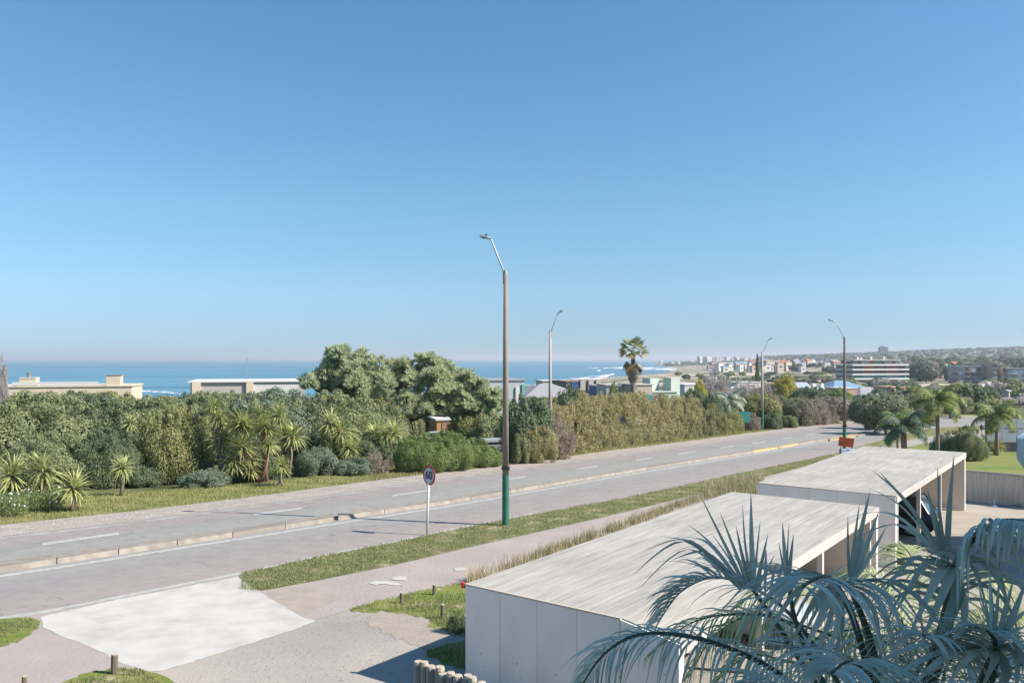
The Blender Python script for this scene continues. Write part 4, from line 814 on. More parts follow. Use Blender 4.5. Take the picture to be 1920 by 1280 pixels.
house(345, 541, 714, 130, M_lil, "long low flat-roofed house with white fascia and thin antenna", depth=14, extra=ex_long, rm=M_white, win=[], par=.8)
house(120, 180, 765, 84, M_white, "white corner of a house glimpsed through the thicket", depth=5, win=[(0, .5)], roof='gable', rm=M_brn)
def ex_grey(r, w_, d, h):
    MB().box((w_ / 2 - .25, -d / 2 - .15, h - 2.4), (.4, .3, 3.4)).build("teal_frame", mat("pale_teal", (.2, .42, .42), .7), r); MB().box((w_ / 2 - 1.0, -d / 2 - .1, h - 2.3), (.55, .2, 2.6)).build("white_door", M_white, r)
house(903, 970, 711, 105, mat("wall_pale_blue", (.50, .53, .56), .8), "pale blue-grey box house with a teal door frame", depth=7, extra=ex_grey, win=[], rm=M_grey)
house(968, 1085, 721, 142, M_sand, "low house with a wide hipped grey roof above the hedge", depth=12, roof='hip', rm=M_slate)
house(1012, 1048, 713, 175, M_cream, "small cream house front behind the pale street lamp", depth=7, rot=R(10))
def ex_brown(r, w_, d, h):
    MB().box((-w_ * .25, -d / 2 - .1, h - 1.1), (1.6, .15, 1.6)).build("blue_panel", M_blue, r)
    for fx in (-.05, .18, .4): MB().box((fx * w_, -d / 2 - .15, h - .8), (1.1, .5, 2.2)).build("pillar", M_lil, r)
house(1050, 1118, 714, 165, M_brn, "brown row house with a deep blue panel and pillars", depth=9, extra=ex_brown, win=[], rm=M_brn)
house(1118, 1150, 722, 150, M_blue, "small dark blue house behind a round green tree", depth=6, rm=M_white, win=[(0, .6)])
house(1132, 1180, 721, 138, M_lil, "dark grey box house with a cream frame left of the tall palm", depth=8, rot=R(6), win=[(-.42, .55)], rm=M_lil)
house(1180, 1213, 720, 134, M_sand, "cream house with one tall window right behind the tall palm", depth=7, rm=M_sand, win=[(.25, .6)], wmat=M_teal)
for (a_, b_, v_, lb) in ((1212, 1232, 709, "left of two mint green water towers"), (1251, 1271, 708, "right of two mint green water towers")):
    house(a_, b_, v_, 150, M_mint, lb, rot=R(40), depth=1.9, rm=M_mint, win=[], name="water_tower", cat="tower", par=.04)
house(1208, 1262, 734, 146, M_mint, "low mint green house under the two towers", depth=6, rm=M_mint)
house(1273, 1335, 720, 185, M_white, "low white house with a blue strip window right of the mint towers", depth=8, wmat=M_blue)
house(1372, 1426, 716, 240, M_white, "white flat-roofed house behind the grey leafless trees", depth=9)
house(1360, 1412, 727, 215, M_lil, "lilac-grey low house in front of the white flat roof", depth=8, rm=M_white)
house(1440, 1486, 718, 230, M_brn, "house with a faded terracotta roof behind the golden tree", depth=9, roof='hip', rm=mat("roof_faded", (.48, .3, .24), .9))
house(1494, 1520, 717, 260, M_white, "small pale blue-white house right of the golden tree", depth=8, roof='gable', rm=M_tin)
house(1522, 1572, 728, 225, M_white, "long low white house with two square chimneys", depth=7, extra=lambda r, w_, d, h: [MB().box((fx * w_, 0, h + .6), (.9, .9, 1.5)).build("chimney", M_white, r) for fx in (-.3, .05)] and None)
house(1552, 1622, 714, 240, M_skyb, "low house with a wide pale blue roof before the striped apartments", depth=10, roof='hip', rm=M_skyb)
house(1572, 1602, 727, 205, M_pink, "salmon house with a small blue window behind the fourth lamp", depth=7, rm=M_white)
house(1602, 1668, 726, 230, M_sand, "pale house with grey roofs below the striped apartments", depth=9, roof='hip', rm=M_slate)
house(1664, 1700, 725, 215, M_pink, "salmon house with a chimney right below the striped apartments", depth=7, rm=M_pink)
house(1580, 1612, 752, 150, M_white, "white cottage with a brown hipped roof and two windows", depth=6, roof='hip', rm=M_brn, win=[(-.25, .5), (.25, .5)])
house(1536, 1606, 779, 152, mat("wall_blue_grey", (.42, .45, .5), .8), "blue-grey low garden wall building at the far kerb", depth=3, rm=M_white, win=[], name="garden_building")
house(1696, 1760, 735, 200, M_grey, "grey low house behind the tall queen palm", depth=8, roof='gable', rm=M_slate)
house(902, 944, 824, 72, mat("shed_grey", (.3, .3, .33), .85), "small dark grey shed with a pale sloping roof behind the bright bushes", depth=4, rm=M_tin, win=[], name="shed", cat="shed")
house(808, 838, 785, 92, M_or, "orange and pink house wall glimpsed under the pine", depth=5, rm=M_white, win=[(.2, .5)], wmat=mat("pink_curtain", (.4, .22, .2), .8))
house(742, 775, 822, 78, M_skyb, "pale blue tarpaulin-roofed shed half hidden by the yuccas", depth=3, rm=M_tin, win=[], name="shed", cat="shed")
pn = MB().box((0, 0, 0), (1.7, .06, 1.5)).build("teal_panel", M_teal, None, loc=(P(1395, 779, 112)[0], 112, P(1395, 779, 112)[2] - .2), bevel=.01); MB().box((0, .05, -1.2), (.1, .1, 2.0)).build("post", M_steel, pn); tag(pn, "small teal board standing behind the far kerb left of the third lamp", "board")

# striped apartment building
def apartments():
    Y = 520; k = Y / F; x0 = (1584 - CU) * k; x1 = (1708 - CU) * k; w_ = (x1 - x0) * 1.0; z = t1((x0 + x1) / 2, Y) - 1; r = empty("apartment_building", ((x0 + x1) / 2, Y + 9, z), R(14), label="white-striped five-storey apartment building with brown and teal panels", cat="building")
    zt = lambda v: CAMZ - (v - HV) * k - z
    MB().box((0, .6, zt(684) / 2), (w_ - 1, 15, zt(684))).build("core", M_brn, r)
    fl_ = [684, 692.5, 701.5, 710, 719]
    for i, v in enumerate(fl_): MB().box((0, -.2, zt(v)), (w_, 18, 1.05)).build("balcony_slab", M_white, r, bevel=.03)
    MB().box((-1.2, .5, zt(675) + .05), (w_ * .84, 15.2, .5)).build("roof_slab", M_sand, r); MB().box((-1.2, 1, (zt(684) + zt(676)) / 2 + .35), (w_ * .8, 12, zt(676) - zt(684) - .9)).build("penthouse_wall", M_brn, r)
    cols = [M_wg, M_teal, M_brn, mat("brick_panel", (.3, .15, .11), .85), M_skyb, M_grey]; rd = random.Random(3); pm = MB().box((0, 0, 0), (2.6, .12, 1.9)).mesh("window_panel")
    for i in range(5):
        zz = (zt(fl_[i]) + (zt(fl_[i + 1]) if i < 4 else zt(727))) / 2
        for j in range(14): link("window_panel", pm, cols[(j * 5 + (j % 3) + (i == 2)) % 6], r, (-w_ / 2 + 1.9 + j * (w_ - 3.2) / 13.3, -7.05, zz))
    for j in range(11): link("window_panel", pm, cols[(j * 5 + 1) % 6], r, (-w_ * .38 + j * w_ * .068, -5.12, (zt(684) + zt(676)) / 2 + .3), (0, 0, 0), (.95, 1, .85))
    for xx, hh in ((-.22, 1.8), (-.16, 1.4), (.02, 2.0), (.25, 1.8)): MB().box((xx * w_, 2, zt(675) + hh / 2 + .3), (1.4, 1.4, hh)).build("roof_tank", M_white, r)
apartments()
def modern(u0, u1, v0, label, Y, wm_, seed):
    k = Y / F; x0 = (u0 - CU) * k; x1 = (u1 - CU) * k; w_ = x1 - x0; z = t1((x0 + x1) / 2, Y) - 1; h = CAMZ - (v0 - HV) * k - z
    r = empty("apartment_building", ((x0 + x1) / 2, Y + 7, z), R(-4), label=label, cat="building"); MB().box((0, 0, h / 2), (w_, 14, h)).build("wall", wm_, r); MB().box((0, 0, h + .15), (w_ + .4, 14.4, .3)).build("roof", M_grey, r)
    rd = random.Random(seed); n = max(1, int(w_ / 3)); pm = MB().box((0, 0, 0), (2.5, .14, 2.1)).mesh("window"); bm_ = MB().box((0, 0, 0), (3.0, 1.0, .35)).mesh("balcony")
    for i in range(4):
        for j in range(n):
            xx = -w_ / 2 + (j + .5) * w_ / n; zz = h - 1.9 - i * 3; link("window", pm, rd.choice([M_wg, M_glz, M_glz, M_slate, M_skyb]), r, (xx, -7.03, zz))
            if j < 4 and w_ > 10: link("window", pm, rd.choice([M_wg, M_glz, M_slate]), r, (-w_ / 2 - .03, -5.2 + j * 3.3, zz), (0, 0, R(90)))
            if rd.random() < .75: link("balcony", bm_, rd.choice([M_white, M_sand, M_lil]), r, (xx, -7.4, zz - 1.2))
M_glz = mat("green_glazing", (.12, .2, .21), .2, spec=.6)
modern(1800, 1862, 687, "grey glassy apartment block, left one at the foot of the wooded hill", 500, M_slate, 1)
modern(1826, 1858, 682, "taller dark glassy block behind the left apartment block", 522, M_grey, 4)
modern(1863, 1871, 680, "narrow tan stair tower right of the left apartment block", 492, mat("wall_tan", (.62, .45, .33), .85), 2)
modern(1872, 1881, 685, "green-glazed link block between the two tan stair towers", 496, M_glz, 6)
modern(1882, 1889, 688, "second narrow tan stair tower before the dark block", 492, bpy.data.materials["wall_tan"], 7)
modern(1890, 1940, 691, "dark apartment block cut by the right picture edge", 490, M_slate, 3)

# far town: small houses, each one a thing
rd = random.Random(12); tw = 0
def small(u, v, Y, wpx, hpx, wm_, rm_, label, grp, roof='flat'):
    k = Y / F; x = (u - CU) * k; z = t1(x, Y); w_ = wpx * k; h = max(3.0, hpx * k); zt_ = CAMZ - (v - HV) * k
    r = empty("house", (x, Y, z - .5), rd.uniform(.1, .9), label=label, cat="house", group=grp); d = w_ * .7; h = max(h, zt_ - z + .5)
    MB().box((0, 0, h / 2), (w_, d, h)).build("wall", wm_, r)
    if roof == 'flat': MB().box((0, 0, h + .15), (w_ + .5, d + .5, .3)).build("roof", rm_, r)
    else: MB().prism([(-d / 2 - .3, h), (d / 2 + .3, h), (0, h + w_ * .18)], -w_ / 2 - .3, w_ / 2 + .3).build("roof", rm_, r)
    n = max(1, int(w_ / 6))
    for i in range(n): link("window", WM, M_wg, r, ((i + .5) / n * w_ - w_ / 2, -d / 2 - .02, h * .6), (0, 0, 0), (w_ / n * .45, 1, min(1.6, h * .3)))
PAL = [(M_white, M_white, 'flat', "white"), (M_white, M_white, 'flat', "white"), (M_sand, M_terr, 'gable', "terracotta-roofed"), (M_white, M_skyb, 'gable', "blue-roofed"), (M_lil, M_slate, 'gable', "grey"), (M_cream, M_cream, 'flat', "cream")]
for i in range(150):          # the middle distance town above the dunes
    u = rd.uniform(1330, 1590); Y = rd.uniform(900, 1800); a_ = PAL[rd.randrange(6)]; x = (u - CU) / F * Y; z = t1(x, Y); v = HV + (CAMZ - (z + rd.uniform(6, 11))) / Y * F
    small(u, v, Y, rd.uniform(7, 17), 4, a_[0], a_[1], f"tiny {a_[3]} house in the hazy town behind the dunes", f"{a_[3]} houses of the hazy town behind the dunes", a_[2])
for i in range(26):          # houses among the trees right of the striped apartments
    u = rd.uniform(1706, 1830); Y = rd.uniform(620, 1150); a_ = PAL[rd.choice((0, 1, 2, 4, 5))]; x = (u - CU) / F * Y; z = t1(x, Y); v = HV + (CAMZ - (z + rd.uniform(5, 8))) / Y * F
    small(u, v, Y, rd.uniform(10, 22), 5, a_[0], a_[1], f"small {a_[3]} house among trees on the hill slope", f"{a_[3]} houses among trees on the hill slope", a_[2])
for i in range(12):
    u = rd.uniform(1800, 1925); Y = rd.uniform(300, 400); a_ = PAL[rd.choice((0, 1, 4, 5))]; x = (u - CU) / F * Y; z = t1(x, Y); v = HV + (CAMZ - (z + rd.uniform(3.2, 5))) / Y * F
    small(u, v, Y, rd.uniform(12, 24), 5, a_[0], a_[1], f"low {a_[3]} house below the glassy apartment blocks", f"low {a_[3]} houses below the glassy apartment blocks", a_[2])
for i in range(60):          # white town on the headland
    u = rd.uniform(1238, 1300) if i < 10 else rd.uniform(1312, 1450); Y = rd.uniform(2500, 3400); small(u, 671 - rd.uniform(-3.5, 3) if i > 9 else 677 + rd.uniform(-1, 2), Y, rd.uniform(4, 11), 3, M_white, M_white, "tiny white building of the far headland town", "white buildings of the far headland town")
for (u, v, w_, lb) in ((1656, 649, 14, "blue-grey domed tower building on the hill crest"), (1478, 664, 14, "pale blue distant high-rise left of the hill")):
    k = 2150 / F if u > 1600 else 4200 / F; Yt = k * F; x = (u - CU) * k; z = t1(x, Yt); zt_ = CAMZ - (v - HV) * k; r = empty("tower_building", (x, Yt, z), label=lb, cat="building")
    MB().box((0, 0, (zt_ - z) / 2 - 1), (w_ * k, 14, zt_ - z - 2)).build("wall", M_slate if u > 1600 else M_skyb, r); MB().tube([(0, 0, zt_ - z - 2), (0, 0, zt_ - z), (0, 0, zt_ - z + 2)], [w_ * k * .42, w_ * k * .36, w_ * k * .15], 12).build("dome", M_slate, r)
    for i in range(5): link("window", WM, M_wg, r, (0, -7.03, (zt_ - z) - 4 - i * 3.4), (0, 0, 0), (w_ * k * .8, 1, 1.3))

# ------------------------------------------------------------------ trees of the middle distance
def tree(u, Y, vtop, wpx, mt, label, protos=MID, vb=None, group=None, crown=.72, nm="tree", depth=1, cat="tree", bark=M_bark):
    NB[0] += 1; rd = random.Random(NB[0] * 13)
    if vb: Y = GY(vb)
    x = (u - CU) / F * Y; z = g(Y) if Y < 160 else t1(x, Y); w_ = wpx / F * Y; h = CAMZ - (vtop - HV) / F * Y - z
    r = empty(nm, (x, Y, z), rd.uniform(0, 6.28) if depth == 1 else 0, label=label, cat=cat, group=group); hc = h * crown
    link("crown", protos[rd.randrange(len(protos))], mt, r, (0, 0, h - hc), (0, 0, 0), (w_ / 1.9, w_ / 1.9 * depth, hc))
    tb = MB().tube([(0, 0, -.3), (.1, 0, (h - hc) * .7 + .3), (0, .1, h - hc * .5)], [h * .035, h * .028, h * .015], 7)
    for k in range(4): a = k * 1.6 + rd.random(); tb.tube([(0, 0, (h - hc) * .8 + .2), (math.cos(a) * w_ * .16, math.sin(a) * w_ * .16, h - hc * .7), (math.cos(a) * w_ * .3, math.sin(a) * w_ * .3, h - hc * .4)], [h * .018, h * .012, h * .006], 5)
    tb.build("trunk", bark, r, smooth=True); return r
tree(1313, 140, 716, 27, L_gold, "golden-green round tree right of the mint towers", crown=.85)
tree(1472, 200, 707, 44, L_gold, "golden tree with an orange tinge left of the salmon roofs", crown=.85)
tree(1345, 150, 700, 62, L_lav, "pale leafless grey tree behind the fountain-like palm", WISP, crown=.85, bark=M_barkp)
tree(1390, 140, 716, 60, L_lav, "pale leafless tree right of the fountain-like palm", WISP, crown=.85, bark=M_barkp)
tree(1430, 135, 723, 70, L_brown, "rounded brown leafless tree behind the third street lamp", WISP, crown=.85)
bush(1500, 0, 748, 60, leafmat("leaf_grey_olive", (.12, .12, .075), (.2, .185, .13)), "grey-olive dense bush right of the third street lamp", MID, vb=799)
bush(1528, 0, 745, 60, L_brown, "tall brown leafless bush on the far kerb", WISP, vb=797)
bush(1550, 0, 760, 50, L_brown, "brown leafless bush next to the blue-grey garden building", WISP, vb=795)
bush(1410, 0, 775, 40, L_brown, "low brown twiggy bush left of the third street lamp", WISP, vb=808)
bush(1448, 0, 773, 40, L_dark, "dark green bush right of the third street lamp base", MID, vb=805)
bush(1480, 0, 778, 36, L_olive, "small olive bush on the far kerb with a yellow bin beside it", MID, vb=802)
tree(1570, 150, 732, 60, L_bright, "fresh green tree behind the brown leafless bushes", crown=.85)
tree(1520, 165, 728, 80, L_dark, "wide dark green tree behind the brown bushes", crown=.85)
tree(1150, 130, 722, 22, L_olive, "small round green tree before the dark blue house", crown=.9)
tree(1420, 250, 670, 30, L_dark, "tall slim conifer behind the third street lamp", [CONE], crown=.95)
tree(1300, 110, 735, 60, L_dark, "dark tree behind the hedge below the mint house", crown=.85)
tree(1335, 105, 745, 40, L_dark, "small dark tree left of the fountain-like palm", crown=.85)
tree(1625, 120, 745, 60, L_dark, "dark tree right of the fourth street lamp", crown=.85)
tree(1660, 105, 744, 96, leafmat("leaf_silver", (.11, .135, .075), (.21, .23, .135)), "wide silvery-green tree behind the bushy palm", crown=.85)
tree(1712, 115, 742, 90, leafmat("leaf_silver2", (.12, .14, .08), (.22, .23, .13)), "silvery-green tree left of the tall queen palm", crown=.85)
tree(1810, 190, 735, 60, L_lav, "leafless grey tree above the bend of the road", WISP, crown=.85)
tree(1850, 200, 728, 50, L_dark, "dark tree above the grey hoarding", crown=.85)
tree(1790, 170, 742, 60, L_olive, "olive tree above the parked blue car", crown=.85)
bush(1722, 0, 768, 50, L_olive, "olive bush at the inner kerb of the road bend", MID, vb=784, depth=.5)
bush(1765, 185, 757, 60, L_olive, "olive bush behind the road bend, left of the blue car", MID, depth=.5)
bush(1822, 190, 752, 70, L_tan, "tan bush behind the road bend, right of the blue car", MID, depth=.5)
bush(1880, 150, 760, 60, L_olive, "olive bush above the grey hoarding at the right edge", MID)
bush(1606, 0, 758, 50, L_yel, "yellowish bush right of the blue-grey garden building", MID, vb=785)
bush(1640, 0, 752, 80, L_olive, "olive bush at the far kerb behind the bushy palm", MID, vb=785)
bush(1812, 0, 800, 76, leafmat("leaf_ball", (.11, .13, .06), (.2, .21, .11)), "round clipped green bush at the end of the second carport roof", BIG, vb=866)
bush(1772, 0, 812, 60, L_blue, "grey-green bush left of the round clipped bush", MID, vb=862)
bush(1672, 0, 1012, 56, L_dark, "dark green shrub in the gap between the two carports", MID, vb=1060)
rdt = random.Random(21)
def scatter(n, ur, Yr, wr, hr, mats, label, grp, protos=FAR, avoid=None, lms=None):
    for i in range(n):
        Y = rdt.uniform(*Yr); u = rdt.uniform(*ur); x = (u - CU) / F * Y
        if avoid and avoid(u, Y): continue
        if float(shore_sd(np.array([x]), np.array([Y]))[0]) < 60: continue
        z = t1(x, Y); h = rdt.uniform(*hr); w_ = rdt.uniform(*wr)
        mi = rdt.randrange(len(mats)); lb = label
        if lms:
            ad = {"leaf_olive": "olive", "leaf_dark": "dark green", "leaf_yellow_olive": "yellowish", "twig_brown": "brown", "twig_grey": "pale grey", "leaf_blue_green": "blue-green", "leaf_far": "hazy green"}[mats[mi].name]
            lm_ = min(lms, key=lambda q: abs(q[0] - u))[1]; fr = (Y - Yr[0]) / (Yr[1] - Yr[0]); lb = f"{'tall ' if h > sum(hr) / 2 else 'low '}{ad} {label} {lm_}, {'in the nearer row' if fr < .33 else 'in the middle row' if fr < .66 else 'in the farthest row'}"
        r = empty("tree", (x, Y, z), rdt.uniform(0, 6), label=lb, cat="tree", group=grp); link("crown", protos[rdt.randrange(len(protos))], mats[mi], r, (0, 0, h * .15), (0, 0, 0), (w_ / 1.9, w_ / 1.9, h * .85))
        link("trunk", TRK, M_bark, r, (0, 0, -.3), (0, 0, 0), (h * .05, h * .05, h * .6))
TRK = MB().tube([(0, 0, 0), (0, 0, 1)], [.5, .3], 6).mesh("trunk")
scatter(34, (-20, 900), (88, 108), (5, 8), (4, 5.4), [L_olive, L_dark, L_yel], "low tree between the road thicket and the seaside houses", "low trees before the seaside houses", MID)
scatter(48, (960, 1560), (120, 210), (5, 9), (3.2, 5.2), [L_olive, L_dark, L_brown, L_yel, L_blue], "garden tree", "garden trees behind the long hedge", MID, lms=[(985, "behind the nearest lamp"), (1040, "behind the pale lamp"), (1100, "behind the brown row house"), (1185, "by the fan palm"), (1240, "by the mint towers"), (1313, "by the golden round tree"), (1366, "by the fountain-like palm"), (1429, "by the third lamp"), (1472, "by the golden tree"), (1550, "by the blue roof")])
scatter(60, (1560, 1940), (170, 440), (6, 11), (3.5, 6.5), [L_olive, L_dark, L_lav, L_yel, L_blue], "tree", "trees beyond the road bend", FAR, lms=[(1583, "behind the fourth lamp"), (1640, "below the striped apartments"), (1700, "right of the striped apartments"), (1757, "behind the tall queen palm"), (1810, "below the left glassy block"), (1868, "behind the lawn queen palm"), (1915, "at the right edge")])
scatter(46, (1260, 1620), (380, 900), (6, 14), (2, 4.5), [L_far, L_olive], "low dark bush on the pale dunes", "low bushes on the dunes", FAR)
scatter(55, (1400, 1600), (900, 1700), (10, 18), (4, 7.5), [L_far, L_dark, L_far], "hazy tree in the town behind the dunes", "hazy trees in the town behind the dunes", FAR)
scatter(70, (1700, 1930), (540, 1200), (12, 22), (8, 13), [L_far, L_dark, L_far, L_brown], "hill slope tree", "hazy trees on the lower hill slope", FAR, lms=[(1715, 'beside the striped apartments'), (1760, 'behind the tall queen palm'), (1810, 'behind the left glassy block'), (1866, 'behind the tan stair towers'), (1915, 'behind the dark block')])
# the wood on the ridge: one mass
r = np.random.RandomState(5); VV = []; FF = []; import bmesh
bm = bmesh.new(); bmesh.ops.create_icosphere(bm, subdivisions=2, radius=1); bv = np.array([v.co[:] for v in bm.verts]); bf = np.array([[v.index for v in f.verts] for f in bm.faces]); bm.free()
n = 0
for i in range(5200):
    y = r.uniform(1250, 2900) if i % 3 else r.uniform(1900, 2500); uu = r.uniform(1425, 2080); x = (uu - CU) / F * y
    c = float(np.interp(x, [420, 700, 1020, 1380, 1750, 3000], [0, 10, 24, 39, 50, 60])) * math.exp(-((y - 2200) / 520.0) ** 2)
    if c < 3.2: continue
    z = t1(x, y); s = r.uniform(6, 11); rg = 1 + .28 * r.uniform(-1, 1, (len(bv), 1)); VV.append(bv * rg * np.array([s, s, s * .75]) + np.array([x, y, z + s * .55])); FF.append(bf + n * len(bv)); n += 1
kind(link("forest", mesh_np("forest", np.concatenate(VV), np.concatenate(FF)), leafmat("forest_canopy", (.035, .05, .035), (.07, .085, .06), trans=0)), 'stuff')
# headland scrub, dark mass under the white town
VV = []; FF = []; n = 0
for i in range(900):
    y = r.uniform(2300, 3600); uu = r.uniform(1244, 1480); x = (uu - CU) / F * y
    if float(shore_sd(np.array([x]), np.array([y]))[0]) < 20: continue
    z = t1(x, y); s = r.uniform(4, 9); VV.append(bv * (1 + .3 * r.uniform(-1, 1, (len(bv), 1))) * np.array([s * 1.5, s, s * .5]) + np.array([x, y, z])); FF.append(bf + n * len(bv)); n += 1
kind(link("headland_scrub", mesh_np("headland_scrub", np.concatenate(VV), np.concatenate(FF)), bpy.data.materials["forest_canopy"]), 'stuff')
# bare shrub at left edge
tree(2, 90, 676, 26, L_lav, "thin leafless tree at the left picture edge before the sea", WISP, crown=.7)

# ------------------------------------------------------------------ palms
def pinnate(name, L_, n, ll, lw, droop, ldroop, seed, seg=10, rr_=.03):
    """frond along +x rising then bending; one mesh: rachis and leaflets"""
    r = np.random.RandomState(seed); V = []; Fq = []; pts = []; e = math.radians(55); p = np.array([0, 0, 0.])
    for s in range(seg + 1):
        pts.append(p.copy()); ee = e - droop * (s / seg) ** 1.3; p = p + np.array([math.cos(ee), 0, math.sin(ee)]) * L_ / seg
    pts = np.array(pts); tt = np.linspace(0, 1, seg + 1)
    mb = MB().tube([tuple(q) for q in pts], [rr_ * (1 - .8 * t) for t in tt], 5); V = [np.array(v) for v in mb.v]; Fq = [f for f in mb.f if len(f) == 4]
    for i in range(n):
        t = .12 + .88 * i / n; c = np.array([np.interp(t, tt, pts[:, k]) for k in range(3)]); c2 = np.array([np.interp(min(1, t + .03), tt, pts[:, k]) for k in range(3)]); ax = c2 - c; ax /= np.linalg.norm(ax) + 1e-9
        for sd_ in (-1, 1):
            l_ = ll * math.sin(math.pi * (.12 + .8 * t)) * r.uniform(.85, 1.1) + ll * .1; d = np.array([0, sd_, 0]) * .9 + ax * .55 + np.array([0, 0, r.uniform(-.1, .45)]); d /= np.linalg.norm(d); q = c.copy(); b0 = len(V); wv = ax * lw * .5
            for s in range(4):
                k = (1, .95, .6, .08)[s]; V.append(q - wv * k); V.append(q + wv * k); d = d + np.array([0, 0, -ldroop]); d /= np.linalg.norm(d); q = q + d * l_ / 3
            for s in range(3): a = b0 + 2 * s; Fq.append((a, a + 1, a + 3, a + 2))
    return mesh_np(name, V, Fq)
FQ = [pinnate("frond", 1, 34, .34, .035, 1.5 + .3 * k, .35, k) for k in range(3)]; FQ2 = [pinnate("frond", 1, 30, .26, .05, 1.0 + .3 * k, .12, k + 4) for k in range(2)]
L_queen = leafmat("queen_palm_leaf", (.10, .14, .04), (.2, .22, .07), c3=(.4, .33, .08)); L_dpalm = leafmat("dark_palm_leaf", (.045, .08, .05), (.10, .145, .085))
def palm(u, Y, vcrown, rpx, nf, mt, label, protos=FQ, trunk_r=.16, elr=(-20, 70), tr=M_barkp, name="palm_tree"):
    x = (u - CU) / F * Y; z = g(Y) if Y < 160 else t1(x, Y); h = CAMZ - (vcrown - HV) / F * Y - z; rd = random.Random(int(u) + 1)
    r = empty(name, (x, Y, z), label=label, cat="palm"); s = rpx / F * Y * 1.15
    MB().tube([(0, 0, -.2), (.05, 0, h * .5), (0, 0, h)], [trunk_r * 1.25, trunk_r, trunk_r * .9], 10).build("trunk", tr, r, smooth=True)
    for i in range(nf):
        a = i * 2.39996; el = elr[1] - (elr[1] - elr[0]) * (i / nf); link("frond", protos[i % len(protos)], mt, r, (0, 0, h), (0, R(-(el - 55)), a + rd.uniform(-.2, .2)), (s, s, s))
    return r
palm(1757, 62, 752, 52, 15, L_queen, "tall queen palm rising beyond the second carport roof", trunk_r=.14)
palm(1868, 72, 778, 46, 13, L_queen, "queen palm standing on the lawn before the grey hoarding", trunk_r=.15)
palm(1694, 56, 806, 50, 15, L_dpalm, "bushy dark palm hugging the far edge of the second carport", elr=(-5, 80), trunk_r=.2)
palm(1682, 60, 792, 34, 10, leafmat("palm_light", (.16, .22, .05), (.26, .3, .09)), "light green young palm behind the bushy dark palm", elr=(10, 80), trunk_r=.1)
palm(1366, 118, 752, 34, 18, leafmat("palm_grey", (.2, .23, .16), (.32, .35, .26)), "fountain-like grey-green palm behind the hedge", FQ, trunk_r=.3)
palm(1476, 230, 714, 18, 14, L_dark, "small palm above the golden tree", FQ2, trunk_r=.25)
palm(1362, 260, 711, 14, 12, L_dark, "small dark palm on the dunes side left of the third lamp", FQ2, trunk_r=.25)
palm(1325, 112, 758, 24, 14, leafmat("palm_grey2", (.12, .15, .1), (.2, .23, .15)), "dark shaggy palm right of the golden-green round tree", FQ, trunk_r=.2)
yucca((1868, 852), [(1868, 836, 20), (1855, 834, 12)], "short yucca on the lawn at the foot of the queen palm", group=None)
# tall fan palm with a skirt of dead fronds
def fan(name, n, L_, seed):
    r = np.random.RandomState(seed); V = [(0, -.012, 0), (0, .012, 0), (L_ * .5, .01, 0), (L_ * .5, -.01, 0)]; Fq = [(0, 1, 2, 3)]
    for i in range(n):
        a = math.radians(-75 + 150 * i / (n - 1)); b0 = len(V); c = np.array([L_ * .5, 0, 0]); d = np.array([math.cos(a), math.sin(a), 0]); pr = np.array([-d[1], d[0], 0]) * .035 * L_; l_ = L_ * .55 * r.uniform(.85, 1.05)
        V += [c, c + d * l_ * .55 + pr, c + d * l_ * .98 + np.array([0, 0, -.22 * l_]), c + d * l_ * .55 - pr]; Fq.append((b0, b0 + 1, b0 + 2, b0 + 3))
    return mesh_np(name, V, Fq)
FAN = [fan("fan_frond", 17, 1, k) for k in range(2)]
Yp = 120; xp = (1187 - CU) / F * Yp; zp = g(Yp); hp = CAMZ - (657 - HV) / F * Yp - zp; kp = Yp / F
fp = empty("fan_palm", (xp, Yp, zp), label="tall fan palm with a grey skirt of dead fronds against the sea", cat="palm")
MB().tube([(0, 0, -.3), (0, 0, hp * .5), (0, 0, hp)], [.42, .3, .3], 12).build("trunk", mat("palm_trunk", (.27, .23, .2), .95, c2=(.2, .17, .15), scale=5, bump=.5, aspect=(1, 1, 4)), fp, smooth=True)
Lg = leafmat("fan_leaf", (.10, .125, .055), (.2, .21, .09), c3=(.3, .22, .06)); Ly = leafmat("fan_leaf_old", (.28, .19, .05), (.4, .27, .08)); Lw = leafmat("fan_leaf_dead", (.17, .16, .15), (.32, .295, .27))
rd = random.Random(8)
for i in range(30):
    a = i * 2.39996; el = math.degrees(math.asin(1 - 1.5 * (i + .5) / 30)); s = 33 * kp * rd.uniform(.85, 1.08); link("frond", FAN[i % 2], Lg if i < 24 else Ly, fp, (0, 0, hp), (rd.uniform(-.6, .6), R(-el), a), (s, s * .72, s))
for i in range(170):
    a = i * 2.39996; t = rd.random(); el = -50 - 30 * t + rd.uniform(-8, 8); s = (2.9 - 1.7 * t) * rd.uniform(.8, 1.1); link("dead_frond", FAN[i % 2], Lw if rd.random() < .9 else Ly, fp, (0, 0, hp - .7 - t * 42 * kp), (rd.uniform(-.4, .4), R(-el), a), (s, s * .7, s))

